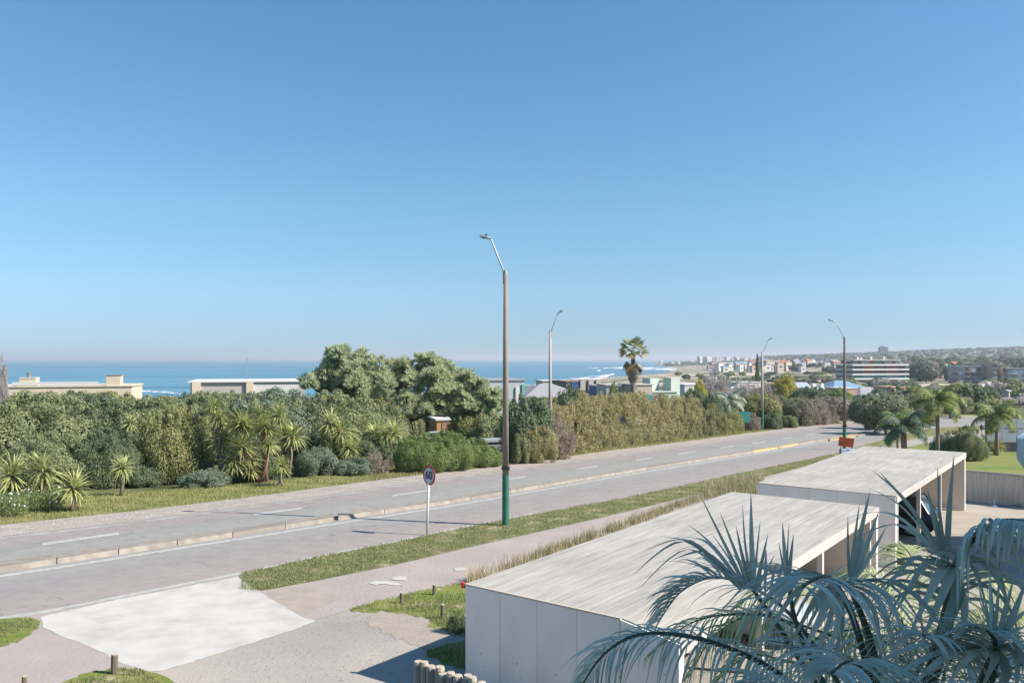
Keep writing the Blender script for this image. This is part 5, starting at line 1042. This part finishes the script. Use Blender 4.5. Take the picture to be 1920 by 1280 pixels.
# ------------------------------------------------------------------ right side: hoarding, boat, person, cars
k = 80 / F
hd = empty("hoarding", (P(1905, 843, 80)[0], 80, g(80)), label="large pale grey-blue hoarding with faint lettering at the right edge", cat="hoarding")
Mh = mat("hoarding_grey", (.40, .44, .50), .7, c2=(.36, .40, .46), scale=.5); pw_ = 110 * k / 4
for i in range(4): MB().box((0, 0, 0), (pw_ - .02, .12, 58 * k)).build("panel", Mh, hd, loc=(-55 * k + 55 * k * 0 + pw_ * (i + .5), 0, (GY(1) * 0) + (CAMZ - (814 - HV) * k) - g(80)), bevel=.01)
for i in range(5): MB().box((-55 * k + pw_ * i, .12, 1.3), (.12, .12, 4.2)).build("post", M_dark, hd)
zc = CAMZ - g(80)
MB().box((6 * k - 10 * k, -.068, zc - (793 - HV) * k), (6 * k, .012, 3 * k)).build("logo_mark", mat("faint_ink", (.2, .22, .26), .7), hd)
for j, (v_, x0_, n_) in enumerate(((803, -22, 9), (809, -14, 5))):
    for i in range(n_): MB().box(((x0_ + i * 4.2) * k, -.068, zc - (v_ - HV) * k), (2.6 * k, .012, 2.6 * k)).build("lettering", bpy.data.materials["faint_ink"], hd)
hw2 = MB().box((0, 0, 0), (9, .4, 1.1)).build("dark_hedge_wall", mat("dark_wall", (.06, .07, .08), .9), None, loc=(P(1890, 848, 76)[0], 76, g(76) + .4), bevel=.02); tag(hw2, "low dark wall behind the lawn under the hoarding", "wall")
# boat under cover
bY = 52; k = bY / F; bt = empty("covered_boat", (P(1947, 870, bY)[0], bY, g(bY)), R(8), label="pale blue boat under a light cover on the lawn at the right edge", cat="boat")
secs = [(-1.55, .05, 1.62, 1.5), (-1.1, .45, 1.72, .95), (-.4, .85, 1.8, .45), (.8, 1.05, 1.85, .25), (2.4, .95, 1.8, .25)]
mb = MB(); m2 = MB(); cz = CAMZ - (818 - HV) * k - g(bY) - 1.75
for (xx, hw__, zt_, zb_) in secs:
    mb.v += [(xx, -hw__, zt_ + cz), (xx, -hw__ * .8, (zt_ + zb_) / 2 + cz * .5), (xx, 0, zb_), (xx, hw__ * .8, (zt_ + zb_) / 2 + cz * .5), (xx, hw__, zt_ + cz)]
    m2.v += [(xx, -hw__ * 1.03, zt_ + cz - .06), (xx, -hw__ * 1.03, zt_ + cz + .02), (xx, -hw__ * .5, zt_ + cz + .28 * hw__ + .05), (xx, hw__ * .5, zt_ + cz + .28 * hw__ + .05), (xx, hw__ * 1.03, zt_ + cz + .02), (xx, hw__ * 1.03, zt_ + cz - .06)]
for i in range(4):
    for j in range(4): mb.f.append((i * 5 + j, i * 5 + 5 + j, i * 5 + 6 + j, i * 5 + 1 + j))
    for j in range(5): m2.f.append((i * 6 + j, i * 6 + 6 + j, i * 6 + 7 + j, i * 6 + 1 + j))
mb.build("hull", mat("hull_blue", (.34, .48, .62), .4), bt); m2.build("cover", mat("cover_pale", (.50, .68, .78), .6, c2=(.42, .6, .72), scale=2, bump=.4, bscale=3), bt)
for xx in (-.6, 1.4): MB().box((xx, 0, .18), (.12, 1.4, .4)).build("trestle", M_dark, bt)

def car(x, y, rz, label, paint, scale=1.0, suv=False):
    r = empty("car", (x, y, g(y)), rz, label=label, cat="car"); H = 1.68 if suv else 1.48; Lh = 2.2; Wd = .88
    body = [(-2.2, .42, .85, .80), (-2.12, .3, .98, .86), (-1.4, .26, 1.0, .9), (-.4, .24, .98, .9), (.9, .24, .96, .9), (1.7, .28, .86, .88), (2.12, .36, .72, .8), (2.2, .42, .62, .7)]
    mb = MB()
    for (xx, zb, zt_, hw__) in body: mb.v += [(xx, -hw__ * .94, zb), (xx, -hw__, (zb + zt_) / 2 + .06), (xx, -hw__ * .92, zt_), (xx, -hw__ * .55, zt_ + .03), (xx, hw__ * .55, zt_ + .03), (xx, hw__ * .92, zt_), (xx, hw__, (zb + zt_) / 2 + .06), (xx, hw__ * .94, zb)]
    for i in range(len(body) - 1):
        for j in range(8): mb.f.append((i * 8 + j, i * 8 + (j + 1) % 8, i * 8 + 8 + (j + 1) % 8, i * 8 + 8 + j))
    n8 = (len(body) - 1) * 8; mb.f += [tuple(range(7, -1, -1)), tuple(range(n8, n8 + 8))]
    mb.build("body", paint, r, smooth=True)
    cab = [(-2.02, 1.0, .76), (-1.6, H - .05, .62), (-.2, H, .64), (.35, H - .04, .62), (1.15, .98, .78)]
    gl = MB(); rf = MB()
    for (xx, zz, hw__) in cab: gl.v += [(xx, -.8 if xx in (-2.02, 1.15) else -.79, .97), (xx, -hw__, zz), (xx, hw__, zz), (xx, .8 if xx in (-2.02, 1.15) else .79, .97)]
    for i in range(4):
        for j in range(3): gl.f.append((i * 4 + j, i * 4 + j + 1, i * 4 + 5 + j, i * 4 + 4 + j))
    gl.build("windows", M_glass, r)
    for (xx, zz, hw__) in cab[1:4]: rf.v += [(xx, -hw__ - .01, zz - .02), (xx, -hw__ * .9, zz + .035), (xx, hw__ * .9, zz + .035), (xx, hw__ + .01, zz - .02)]
    for i in range(2):
        for j in range(3): rf.f.append((i * 4 + j, i * 4 + j + 1, i * 4 + 5 + j, i * 4 + 4 + j))
    rf.build("roof", paint, r, smooth=True)
    for s in (-1, 1):
        for (xa, za, xb, zb_) in ((-2.02, 1.0, -1.6, H - .03), (-.55, 1.0, -.5, H), (.35, H - .03, 1.15, 1.0)): MB().tube([(xa, s * .79, za), (xb, s * .64, zb_)], .035, 5).build("pillar", paint, r)
        for xx in (-1.35, 1.4):
            wh = MB().tube([(xx, s * .74, .32), (xx, s * .92, .32)], .32, 18).build("wheel", mat("tyre", (.03, .03, .03), .8), r); MB().tube([(xx, s * .925, .32), (xx, s * .935, .32)], .2, 12).build("rim", M_steel, wh)
        MB().box((-2.17, s * .68, .82), (.08, .26, .2)).build("tail_light", mat("tail_red", (.6, .02, .03), .3), r, bevel=.02); MB().box((2.13, s * .62, .6), (.12, .3, .13)).build("headlight", M_white, r, bevel=.02); MB().box((.75, s * .94, 1.02), (.16, .14, .12)).build("mirror", paint, r, bevel=.02)
    MB().box((-2.2, 0, .5), (.06, 1.5, .18)).build("bumper", M_dark, r, bevel=.02); MB().box((-2.235, 0, .66), (.02, .42, .12)).build("number_plate", M_white, r)
    return r
M_pd = mat("paint_charcoal", (.03, .032, .038), .3, spec=.6); M_pb = mat("paint_blue", (.16, .25, .42), .25, spec=.6); M_pw = mat("paint_silver", (.5, .52, .55), .3, spec=.6)
def cpt(s, c): p = D1 * s - D2 * c; return p.x, p.y
cx, cy = cpt(37.2, 8.1); car(cx, cy, math.atan2(.602, -.799), "dark car parked tail outwards under the second carport", M_pd, suv=True)
cx, cy = cpt(19.6, 8.0); car(cx, cy, math.atan2(.602, -.799) + math.pi, "silver-grey car parked under the nearest carport behind the palm", M_pw)
x_, y_, z_ = G(1790, 784); car(x_, y_, R(-115), "small blue car coming round the far bend of the road", M_pb)
x_, y_ = P(828, 815, 84)[0], 84; car(x_, y_, R(5), "white van roof glimpsed above the bright green bush", M_pw).scale = (.8, 1, 1.02)
bn = MB().tube([(0, 0, 0), (0, 0, 1.0), (0, 0, 1.15)], [.45, .5, .3], 10).build("rubbish_bin", M_teal, None, loc=(P(1740, 785, 125)[0], 125, g(125))); tag(bn, "green rubbish bin at the road bend behind the queen palm", "bin")

# a small ship on the horizon
sh = empty("ship", (P(305, 668, 9000)[0], 9000, SEA), label="tiny white ship on the sea horizon", cat="ship"); MB().box((0, 0, 5), (70, 14, 14), top=1.1).build("hull", M_white, sh); MB().box((14, 0, 20), (22, 11, 16)).build("bridge", M_white, sh)

# surf
def surf(name, px, label=None, hgt=.9, seed=1):
    r = np.random.RandomState(seed); V = []; n = len(px); us = np.arange(px[0][0], px[-1][0] + .1, 1.0); top = np.interp(us, [p[0] for p in px], [p[1] for p in px]); bot = np.interp(us, [p[0] for p in px], [p[2] for p in px]); j = np.convolve(r.uniform(-1, 1, len(us) + 4), np.ones(5) / 5, 'valid')
    for s in range(4):
        for i, u in enumerate(us):
            v = top[i] + (bot[i] - top[i]) * s / 3 + j[i] * (.7 if s in (0, 3) else .2); d = max(v - HV, 1.5); Yw = (CAMZ - SEA - .1) * F / d; V.append(((u - CU) / F * Yw, Yw, SEA + .12 + (hgt * r.uniform(.6, 1) if s in (1, 2) else 0)))
    m_ = len(us); id_ = np.arange(4 * m_).reshape(4, m_); Fq = np.stack([id_[:-1, :-1], id_[1:, :-1], id_[1:, 1:], id_[:-1, 1:]], -1).reshape(-1, 4)
    return kind(link(name, mesh_np(name, V, Fq), bpy.data.materials["foam"]), 'stuff')
_fm = mat("foam", (.95, .96, .97), .8); _N = _fm.node_tree.nodes; _L = _fm.node_tree.links
_tc = _N.new("ShaderNodeTexCoord"); _mp = _N.new("ShaderNodeMapping"); _mp.inputs['Scale'].default_value = (.03, .012, 1); _no = _N.new("ShaderNodeTexNoise"); _no.inputs['Scale'].default_value = 2; _no.inputs['Detail'].default_value = 8
_rp = _N.new("ShaderNodeValToRGB"); _rp.color_ramp.elements[0].position = .42; _rp.color_ramp.elements[1].position = .56; _tp = _N.new("ShaderNodeBsdfTransparent"); _ms = _N.new("ShaderNodeMixShader")
_L.new(_tc.outputs['Object'], _mp.inputs[0]); _L.new(_mp.outputs[0], _no.inputs['Vector']); _L.new(_no.outputs['Fac'], _rp.inputs[0]); _L.new(_rp.outputs[0], _ms.inputs[0]); _L.new(_tp.outputs[0], _ms.inputs[1]); _L.new(_N["Principled BSDF"].outputs[0], _ms.inputs[2]); _L.new(_ms.outputs[0], _N["Material Output"].inputs[0])
surf("sea_foam", [(1058, 712.5, 713), (1066, 709, 714), (1100, 706, 712), (1130, 703, 709), (1147, 700, 704), (1152, 700, 701)], seed=1)
surf("sea_foam", [(1100, 689.5, 690), (1130, 689, 690.5), (1150, 688, 691), (1180, 687.5, 692), (1225, 688, 693.5), (1268, 690, 695)], seed=2)
surf("sea_foam", [(1118, 693.5, 694.5), (1121, 692.5, 696.5), (1126, 693.5, 695)], seed=3)
surf("sea_foam", [(1020, 716, 717), (1040, 713, 716), (1062, 711, 714)], seed=4)
surf("sea_foam", [(230, 733.5, 734), (260, 731.5, 733.5), (285, 732, 734.5), (310, 734, 735.5), (340, 738, 739)], seed=5, hgt=.3)
surf("sea_foam", [(960, 722, 723.5), (985, 721, 724), (1015, 719.5, 723)], seed=6)

# person by the lawn
def person(u, vb, label):
    x, y, z = G(u, vb); r = empty("person", (x, y, z), R(30), label=label, cat="person")
    J = {'pel': (0, 0, .88), 'ch': (0, .02, 1.22), 'nk': (0, .03, 1.42), 'hd': (0, .02, 1.58), 'h2': (0, .02, 1.68), 'lh': (-.1, 0, .85), 'lk': (-.13, -.12, .48), 'la': (-.13, .02, .08), 'lt': (-.13, -.12, .03), 'rh': (.1, 0, .85), 'rk': (.12, .06, .47), 'ra': (.12, .2, .1), 'rt': (.12, .1, .03), 'ls': (-.19, .02, 1.36), 'le': (-.26, .08, 1.1), 'lw': (-.24, -.02, .86), 'rs': (.19, .02, 1.36), 're': (.26, -.04, 1.1), 'rw': (.24, -.16, .9)}
    E = [('pel', 'ch'), ('ch', 'nk'), ('nk', 'hd'), ('hd', 'h2'), ('pel', 'lh'), ('lh', 'lk'), ('lk', 'la'), ('la', 'lt'), ('pel', 'rh'), ('rh', 'rk'), ('rk', 'ra'), ('ra', 'rt'), ('ch', 'ls'), ('ls', 'le'), ('le', 'lw'), ('ch', 'rs'), ('rs', 're'), ('re', 'rw')]
    Rd = {'pel': .15, 'ch': .16, 'nk': .06, 'hd': .1, 'h2': .09, 'lh': .1, 'rh': .1, 'lk': .07, 'rk': .07, 'la': .045, 'ra': .045, 'lt': .04, 'rt': .04, 'ls': .08, 'rs': .08, 'le': .05, 're': .05, 'lw': .035, 'rw': .035}
    ks = list(J); me_ = bpy.data.meshes.new("body"); me_.from_pydata([J[q] for q in ks], [(ks.index(a), ks.index(b_)) for a, b_ in E], []); o = bpy.data.objects.new("body", me_); COL.objects.link(o)
    md = o.modifiers.new("skin", 'SKIN'); sv = me_.skin_vertices[0].data
    for i, q in enumerate(ks): sv[i].radius = (Rd[q], Rd[q]); 
    sv[0].use_root = True; s2 = o.modifiers.new("sub", 'SUBSURF'); s2.levels = 1; bpy.context.view_layer.update(); nm = bpy.data.meshes.new_from_object(o.evaluated_get(bpy.context.evaluated_depsgraph_get())); bpy.data.objects.remove(o)
    for mm in (mat("jacket_dark", (.05, .05, .09), .8), mat("trousers_beige", (.5, .43, .36), .8), mat("skin_tone", (.5, .33, .25), .6), mat("cap_white", (.75, .74, .72), .7)): nm.materials.append(mm)
    for p in nm.polygons:
        c = p.center; p.material_index = 1 if c.z < .84 and abs(c.x) < .22 else (3 if c.z > 1.6 else (2 if c.z > 1.45 else 0)); p.use_smooth = True
    o = bpy.data.objects.new("body", nm); COL.objects.link(o); o.parent = r
person(1841, 818, "person in a dark jacket and white cap walking by the lawn")

# ------------------------------------------------------------------ foreground palm (in the shade of the block)
L_fp = leafmat("butia_leaflet", (.13, .155, .11), (.42, .45, .36), trans=.2, rough=.38, spec=.6)
_N = L_fp.node_tree.nodes; _L = L_fp.node_tree.links; _cr = [n_ for n_ in _N if n_.type == 'VALTORGB'][0]; _oi = _N.new("ShaderNodeObjectInfo"); _gi = [n_ for n_ in _N if n_.type == 'NEW_GEOMETRY'][0]
_ad = _N.new("ShaderNodeMath"); _ad.operation = 'ADD'; _fr = _N.new("ShaderNodeMath"); _fr.operation = 'FRACT'; _L.new(_oi.outputs['Random'], _ad.inputs[0]); _L.new(_gi.outputs['Random Per Island'], _ad.inputs[1]); _L.new(_ad.outputs[0], _fr.inputs[0])
_tc = _N.new("ShaderNodeTexCoord"); _no = _N.new("ShaderNodeTexNoise"); _no.inputs['Scale'].default_value = 3.5; _L.new(_tc.outputs['Object'], _no.inputs['Vector']); _mx = _N.new("ShaderNodeMix"); _mx.inputs[0].default_value = .45; _L.new(_fr.outputs[0], _mx.inputs[2]); _L.new(_no.outputs['Fac'], _mx.inputs[3]); _L.new(_mx.outputs[0], _cr.inputs[0])
L_fp2 = leafmat("butia_leaflet_green", (.20, .25, .09), (.32, .36, .16), trans=.3, rough=.5, spec=.4)
M_rach = mat("frond_stem", (.10, .13, .08), .6, c2=(.07, .09, .06), scale=5)
crownC = Vector(P(1655, 1420, 5.6)); zc0 = g(5.6)
fpalm = empty("butia_palm", (crownC.x, crownC.y, zc0), label="large blue-grey feather palm filling the lower right corner", cat="palm")
off = Vector((crownC.x, crownC.y, zc0))
MB().tube([(0, 0, -.2), (.05, 0, 1.5), (0, 0, crownC.z - zc0 - .1)], [.3, .24, .26], 14).build("trunk", M_bark, fpalm, smooth=True)
def catmull(P_, t):
    n = len(P_) - 1; x = min(max(t, 0), .9999) * n; i = int(x); f = x - i
    p0 = P_[max(i - 1, 0)]; p1 = P_[i]; p2 = P_[min(i + 1, n)]; p3 = P_[min(i + 2, n)]
    return .5 * ((2 * p1) + (p2 - p0) * f + (2 * p0 - 5 * p1 + 4 * p2 - p3) * f * f + (3 * p1 - p0 - 3 * p2 + p3) * f ** 3)
LEAF_BUDGET = [300]
def frond3(px, n, ll, lw, mt, seed, up=.55, ld=.16, rr0=.022, t0=.18, parts=True, stiff=0.0, root=None, lsc=1.0):
    """px: list of (u, v, Y). leaflets leave the stem on both sides in a V, then bend down"""
    root = root or fpalm; o_ = Vector(root.location)
    rd = random.Random(seed); pts = [Vector(P(*q)) - o_ for q in px]; cs = [catmull(pts, i / 24) for i in range(25)]
    fr = MB().tube(cs, [rr0 * (1 - .78 * i / 24) for i in range(25)], 7).build("frond", M_rach, root, smooth=True)
    if mt is None: mt = L_fp
    acc = []
    for i in range(n):
        t = t0 + (1 - t0) * (i + .5) / n; c = catmull(pts, t); ax = (catmull(pts, min(t + .02, .999)) - catmull(pts, max(t - .02, 0))).normalized()
        side = ax.cross(Vector((0, 0, 1)))
        if side.length < .05: side = Vector((1, 0, 0))
        side.normalize(); upv = side.cross(ax).normalized()
        for s in (-1, 1):
            l_ = ll * (.5 + .5 * math.sin(math.pi * min(1, .15 + .85 * t))) * rd.uniform(.82, 1.12) * (1 - .45 * max(0, t - .7) / .3)
            d = (side * s * 1.0 + upv * (up + rd.uniform(-.15, .25)) + ax * (.55 + .7 * t)).normalized(); q = c + side * s * rr0 * .5; wv = (ax - d * ax.dot(d)).normalized()
            V = []; K = (.55, 1.0, 1.0, .85, .62, .36, .03); ld_ = ld * rd.uniform(.5, 1.6) * (1 - stiff)
            for j in range(7):
                nrm = d.cross(wv).normalized(); hw__ = wv * lw * .5 * K[j]; fold = nrm * lw * .16 * K[j]
                V += [tuple(q - hw__ + fold), tuple(q), tuple(q + hw__ + fold)]
                d = (d + Vector((0, 0, -1)) * ld_ * (1 + j * .25)).normalized(); wv = (wv - d * wv.dot(d)).normalized(); q = q + d * l_ / 6
            acc.append(V)
    fc_ = []
    for j in range(6):
        for k in range(2): a = j * 3 + k; fc_.append((a, a + 1, a + 4, a + 3))
    if parts and LEAF_BUDGET[0] >= len(acc):
        LEAF_BUDGET[0] -= len(acc)
        for V in acc: link("leaflet", mesh_np("leaflet", V, fc_, True), mt, fr)
    else:
        VV = np.concatenate([np.array(V) for V in acc]); FF = np.concatenate([np.array(fc_) + 21 * i for i in range(len(acc))]); kind(link("leaflets", mesh_np("leaflets", VV, FF, True), mt, fr), 'stuff')
    return fr
C = (1655, 1420, 5.6)
# fronds to the left
frond3([C, (1500, 1290, 5.5), (1400, 1228, 5.5), (1290, 1192, 5.5), (1195, 1190, 5.5), (1130, 1228, 5.4), (1088, 1290, 5.3)], 46, .62, .020, L_fp, 1, up=.35, ld=.26, rr0=.026)
frond3([C, (1560, 1260, 6.2), (1480, 1150, 6.6), (1405, 1098, 6.9), (1335, 1082, 7.1), (1275, 1110, 7.2), (1235, 1165, 7.2)], 40, .78, .026, L_fp, 2, up=.75, ld=.15, stiff=.2)
# centre frond facing the viewer, leaflets hanging like a curtain
frond3([C, (1630, 1270, 5.2), (1600, 1160, 4.9), (1565, 1092, 4.6), (1535, 1082, 4.2), (1505, 1100, 3.9)], 12, .86, .026, L_fp, 5, up=.25, ld=.22, t0=.42, rr0=.03)
# right frond with tall spears and arching tip
frond3([C, (1740, 1260, 5.1), (1775, 1140, 4.9), (1790, 1060, 4.8), (1830, 1005, 4.7), (1885, 975, 4.5), (1950, 985, 4.2)], 34, .62, .030, L_fp, 7, up=.3, ld=.26, t0=.34, rr0=.034)
frond3([C, (1800, 1330, 4.8), (1850, 1250, 4.4), (1866, 1205, 4.2), (1850, 1180, 4.0)], 18, .60, .034, L_fp, 9, up=.35, ld=.14, t0=.5, rr0=.028)
frond3([C, (1780, 1390, 4.4), (1880, 1320, 3.8), (1960, 1290, 3.4)], 24, .62, .03, L_fp, 11, up=.6, ld=.26, parts=False)
def stemfrond(px, r_): 
    pts = [Vector(P(*q)) - off for q in px]; cs = [catmull(pts, i / 10) for i in range(11)]
    return MB().tube(cs, [r_ * (1 - .5 * i / 10) for i in range(11)], 7).build("frond", M_rach, fpalm, smooth=True)
def blade(fr, px, wpx, seed=0):
    """one broad leaflet along a path of (u, v, Y); wpx is its width in photo pixels"""
    pts = [Vector(P(*q)) - off for q in px]; Ym = px[0][2]; wd = wpx * .8 / F * Ym; rd = random.Random(seed + int(px[-1][0])); V = []; n = 12; side0 = Vector((math.cos(rd.uniform(-.9, .9)), math.sin(rd.uniform(-.9, .9)), 0))
    for i in range(n + 1):
        t = i / n; c = catmull(pts, t); ax = (catmull(pts, min(t + .03, .999)) - catmull(pts, max(t - .03, 0))).normalized(); wv = side0 - ax * side0.dot(ax); wv.normalize(); k = .5 + .5 * min(1, t / .2) if t < .35 else max(.03, 1 - ((t - .35) / .65) ** 1.4); nm = ax.cross(wv)
        for s_ in (-1, 0, 1): V.append(tuple(c + wv * s_ * wd * .5 * k + nm * (wd * .18 * k if s_ else 0)))
    Fc = [(j * 3 + k, j * 3 + k + 1, j * 3 + k + 4, j * 3 + k + 3) for j in range(n) for k in range(2)]
    link("leaflet", mesh_np("leaflet", V, Fc, True), L_fp, fr)
def curl(a, b_, k=.25, dv=0):      # gentle arc between two photo points
    return [a, ((a[0] + b_[0]) / 2 + (b_[1] - a[1]) * k * .2, (a[1] + b_[1]) / 2 - abs(b_[0] - a[0]) * k + dv, (a[2] + b_[2]) / 2), b_]
A_ = stemfrond([(1560, 1330, 6.0), (1470, 1190, 6.4), (1412, 1105, 6.8)], .03)
for (u, v, wd, k) in ((1392, 942, 9, .1), (1408, 922, 13, .05), (1426, 972, 14, .0), (1440, 1000, 12, -.05), (1380, 985, 10, .1), (1312, 926, 8, .0), (1289, 981, 8, .16), (1273, 1006, 8, .3), (1235, 1004, 7, .2), (1236, 1047, 7, .32), (1260, 1049, 8, .3), (1184, 1079, 7, .38), (1193, 1108, 7, .4), (1210, 1030, 6, .3), (1350, 960, 9, .05), (1335, 1000, 10, .1), (1452, 1040, 13, -.1)):
    blade(A_, curl((1412 + (u - 1400) * .12, 1104, 6.8), (u, v, 7.0), k), wd)
B_ = stemfrond([(1570, 1330, 6.0), (1500, 1190, 6.3), (1478, 1095, 6.4)], .026)
for (u, v, wd) in ((1467, 978, 11), (1480, 976, 11), (1488, 1000, 10), (1460, 1015, 9)): blade(B_, curl((1478, 1095, 6.4), (u, v, 6.5), .05), wd)
C_ = stemfrond([(1655, 1400, 5.6), (1640, 1230, 5.4), (1590, 1090, 5.2)], .034)
for (u, v, wd, k) in ((1632, 918, 17, .0), (1612, 942, 15, .0), (1648, 958, 15, -.05), (1663, 985, 12, -.05), (1590, 965, 11, .05), (1622, 1000, 18, 0)): blade(C_, curl((1595, 1092, 5.2), (u, v, 5.3), k), wd)
for (u, v, wd, k) in ((1410, 1150, 14, .3), (1380, 1200, 14, .35), (1395, 1260, 15, .4), (1440, 1285, 15, .42), (1475, 1290, 16, .42), (1505, 1290, 14, .45), (1530, 1290, 14, .5), (1545, 1290, 12, .5), (1690, 1290, 18, .5), (1720, 1270, 17, .42), (1755, 1215, 16, .3), (1790, 1190, 15, .22), (1655, 1290, 14, .6), (1812, 1236, 14, .25), (1440, 1120, 13, .22), (1460, 1110, 13, .2)):
    blade(C_, curl((1572, 1092, 4.8), (u, v, 4.3), k), wd)
D_ = stemfrond([(1700, 1400, 5.2), (1772, 1200, 5.0), (1790, 1055, 4.9)], .04)
for (u, v, wd, k) in ((1758, 874, 20, .1), (1789, 852, 21, .03), (1738, 914, 17, .1), (1649, 884, 10, .12), (1634, 880, 8, .2), (1587, 969, 9, .25), (1625, 912, 7, .2), (1600, 1010, 10, .28)): blade(D_, curl((1778, 1055, 4.9), (u, v, 5.0), k), wd)
for (u, v, wd, k) in ((1700, 1200, 22, .6), (1722, 1215, 24, .8), (1745, 1225, 26, .9), (1672, 1160, 18, .5), (1640, 1130, 14, .35), (1768, 1200, 18, .9), (1850, 1140, 18, .5), (1900, 1150, 14, .4), (1795, 1230, 20, .6)): blade(D_, curl((1782, 1060, 4.8), (u, v, 4.5), k), wd)
E_ = stemfrond([(1780, 1400, 4.6), (1850, 1290, 4.3), (1868, 1212, 4.2)], .036)
for (u, v, wd, k) in ((1831, 1080, 12, .0), (1855, 1066, 15, .0), (1877, 1044, 15, -.02), (1902, 1078, 13, -.05), (1925, 1085, 18, -.1), (1890, 1110, 11, 0), (1845, 1110, 12, .05), (1935, 1135, 14, .1), (1940, 1170, 14, .15)): blade(E_, curl((1866, 1212, 4.2), (u, v, 4.3), k), wd)
for (u, v, wd, k) in ((1650, 1285, 20, .12), (1700, 1292, 22, .18), (1762, 1300, 22, .3), (1830, 1310, 24, .6), (1862, 1310, 26, 1.2), (1905, 1310, 26, .9), (1930, 1290, 22, .6), (1600, 1262, 16, .12)): blade(E_, curl((1864, 1216, 4.2), (u, v, 3.9), k), wd)
# lower fronds filling the corner
for i, q in enumerate(([C, (1560, 1330, 5.0), (1470, 1290, 4.7), (1370, 1300, 4.5)], [C, (1640, 1330, 4.8), (1620, 1260, 4.3), (1590, 1240, 3.9), (1560, 1260, 3.6)], [C, (1700, 1330, 5.0), (1740, 1250, 4.7), (1750, 1200, 4.4), (1730, 1190, 4.1)],
                       [C, (1590, 1300, 6.2), (1510, 1220, 6.8), (1440, 1200, 7.2)], [C, (1700, 1300, 6.4), (1760, 1200, 7.2), (1830, 1170, 7.8), (1900, 1190, 8.2)], [C, (1640, 1290, 6.6), (1620, 1180, 7.4), (1600, 1130, 8.0), (1570, 1130, 8.4)], [C, (1780, 1340, 5.6), (1880, 1260, 5.6), (1980, 1230, 5.6)])):
    frond3(q, 34, .62, .024, L_fp, 30 + i, up=.5, ld=.2, parts=False)
# a second palm lower down behind it, its fronds in the sun
r2 = empty("young_palm", (*P(1760, 1400, 10.4)[:2], g(10.4)), label="sunlit green feather palm glimpsed behind the blue-grey one", cat="palm")
C2 = (1760, 1330, 10.6); MB().tube([(0, 0, -.2), (0, 0, 1.6)], [.2, .18], 10).build("trunk", M_bark, r2)
for i, q in enumerate(([C2, (1760, 1200, 10.8), (1800, 1090, 11), (1870, 1080, 11), (1920, 1170, 11)], [C2, (1700, 1180, 10.8), (1640, 1080, 11), (1580, 1080, 11.2), (1540, 1130, 11.2)], [C2, (1820, 1200, 11), (1880, 1140, 11.2), (1940, 1180, 11.2)],
                       [C2, (1680, 1220, 10.5), (1600, 1180, 10.4), (1520, 1210, 10.3)], [C2, (1730, 1180, 11.4), (1720, 1080, 11.8), (1700, 1030, 12.2), (1670, 1020, 12.4)], [C2, (1640, 1260, 10.4), (1500, 1180, 10.2), (1420, 1150, 10.1), (1340, 1190, 10.0), (1290, 1270, 10)], [C2, (1640, 1290, 10.2), (1480, 1240, 9.9), (1400, 1230, 9.8), (1330, 1290, 9.8)], [C2, (1620, 1220, 10.4), (1480, 1165, 10.2), (1380, 1150, 10.1), (1290, 1170, 10), (1215, 1230, 10)], [C2, (1660, 1200, 11), (1540, 1110, 11.2), (1440, 1100, 11.3), (1380, 1140, 11.3)], [C2, (1780, 1240, 10.2), (1850, 1210, 10), (1930, 1250, 10)])):
    frond3(q, 44, .85, .028, L_fp2, 50 + i, up=.4, ld=.3, parts=False, root=r2, t0=.15)

# loose stones along the lot and path edges
def stones(name, pts, r0, r1, mt, seed):
    r = np.random.RandomState(seed); n = len(pts); b8 = np.array([(1, 0, 0), (-1, 0, 0), (0, 1, 0), (0, -1, 0), (0, 0, 1), (0, 0, -.5)], float); f8 = np.array([(0, 2, 4), (2, 1, 4), (1, 3, 4), (3, 0, 4), (2, 0, 5), (1, 2, 5), (3, 1, 5), (0, 3, 5)])
    V = (b8[None] * r.uniform(.6, 1.2, (n, 6, 1)) * r.uniform(r0, r1, (n, 1, 1)) * np.array([1, 1, .6]) + pts[:, None]).reshape(-1, 3); Fq = (f8[None] + np.arange(n)[:, None, None] * 6).reshape(-1, 3); return kind(link(name, mesh_np(name, V, Fq), mt), 'stuff')
p = np.concatenate([in_poly([(600, 1160), (700, 1145), (860, 1240), (760, 1280), (330, 1280), (480, 1210)], 700, rs), in_poly([(640, 1145), (870, 1150), (860, 1240), (720, 1190)], 900, rs), between(Vk, Wk, 600, 1200, 900, rs)]); p[:, 2] += .012
stones("gravel", p, .008, .02, leafmat("stone_mix", (.17, .155, .14), (.34, .31, .27), trans=0), 4)
p = between(Bk, Ck, -60, 1000, 1500, rs); p[:, 2] += .012; stones("gravel", p, .015, .05, leafmat("stone_mix2", (.2, .18, .16), (.38, .34, .30), trans=0), 5)
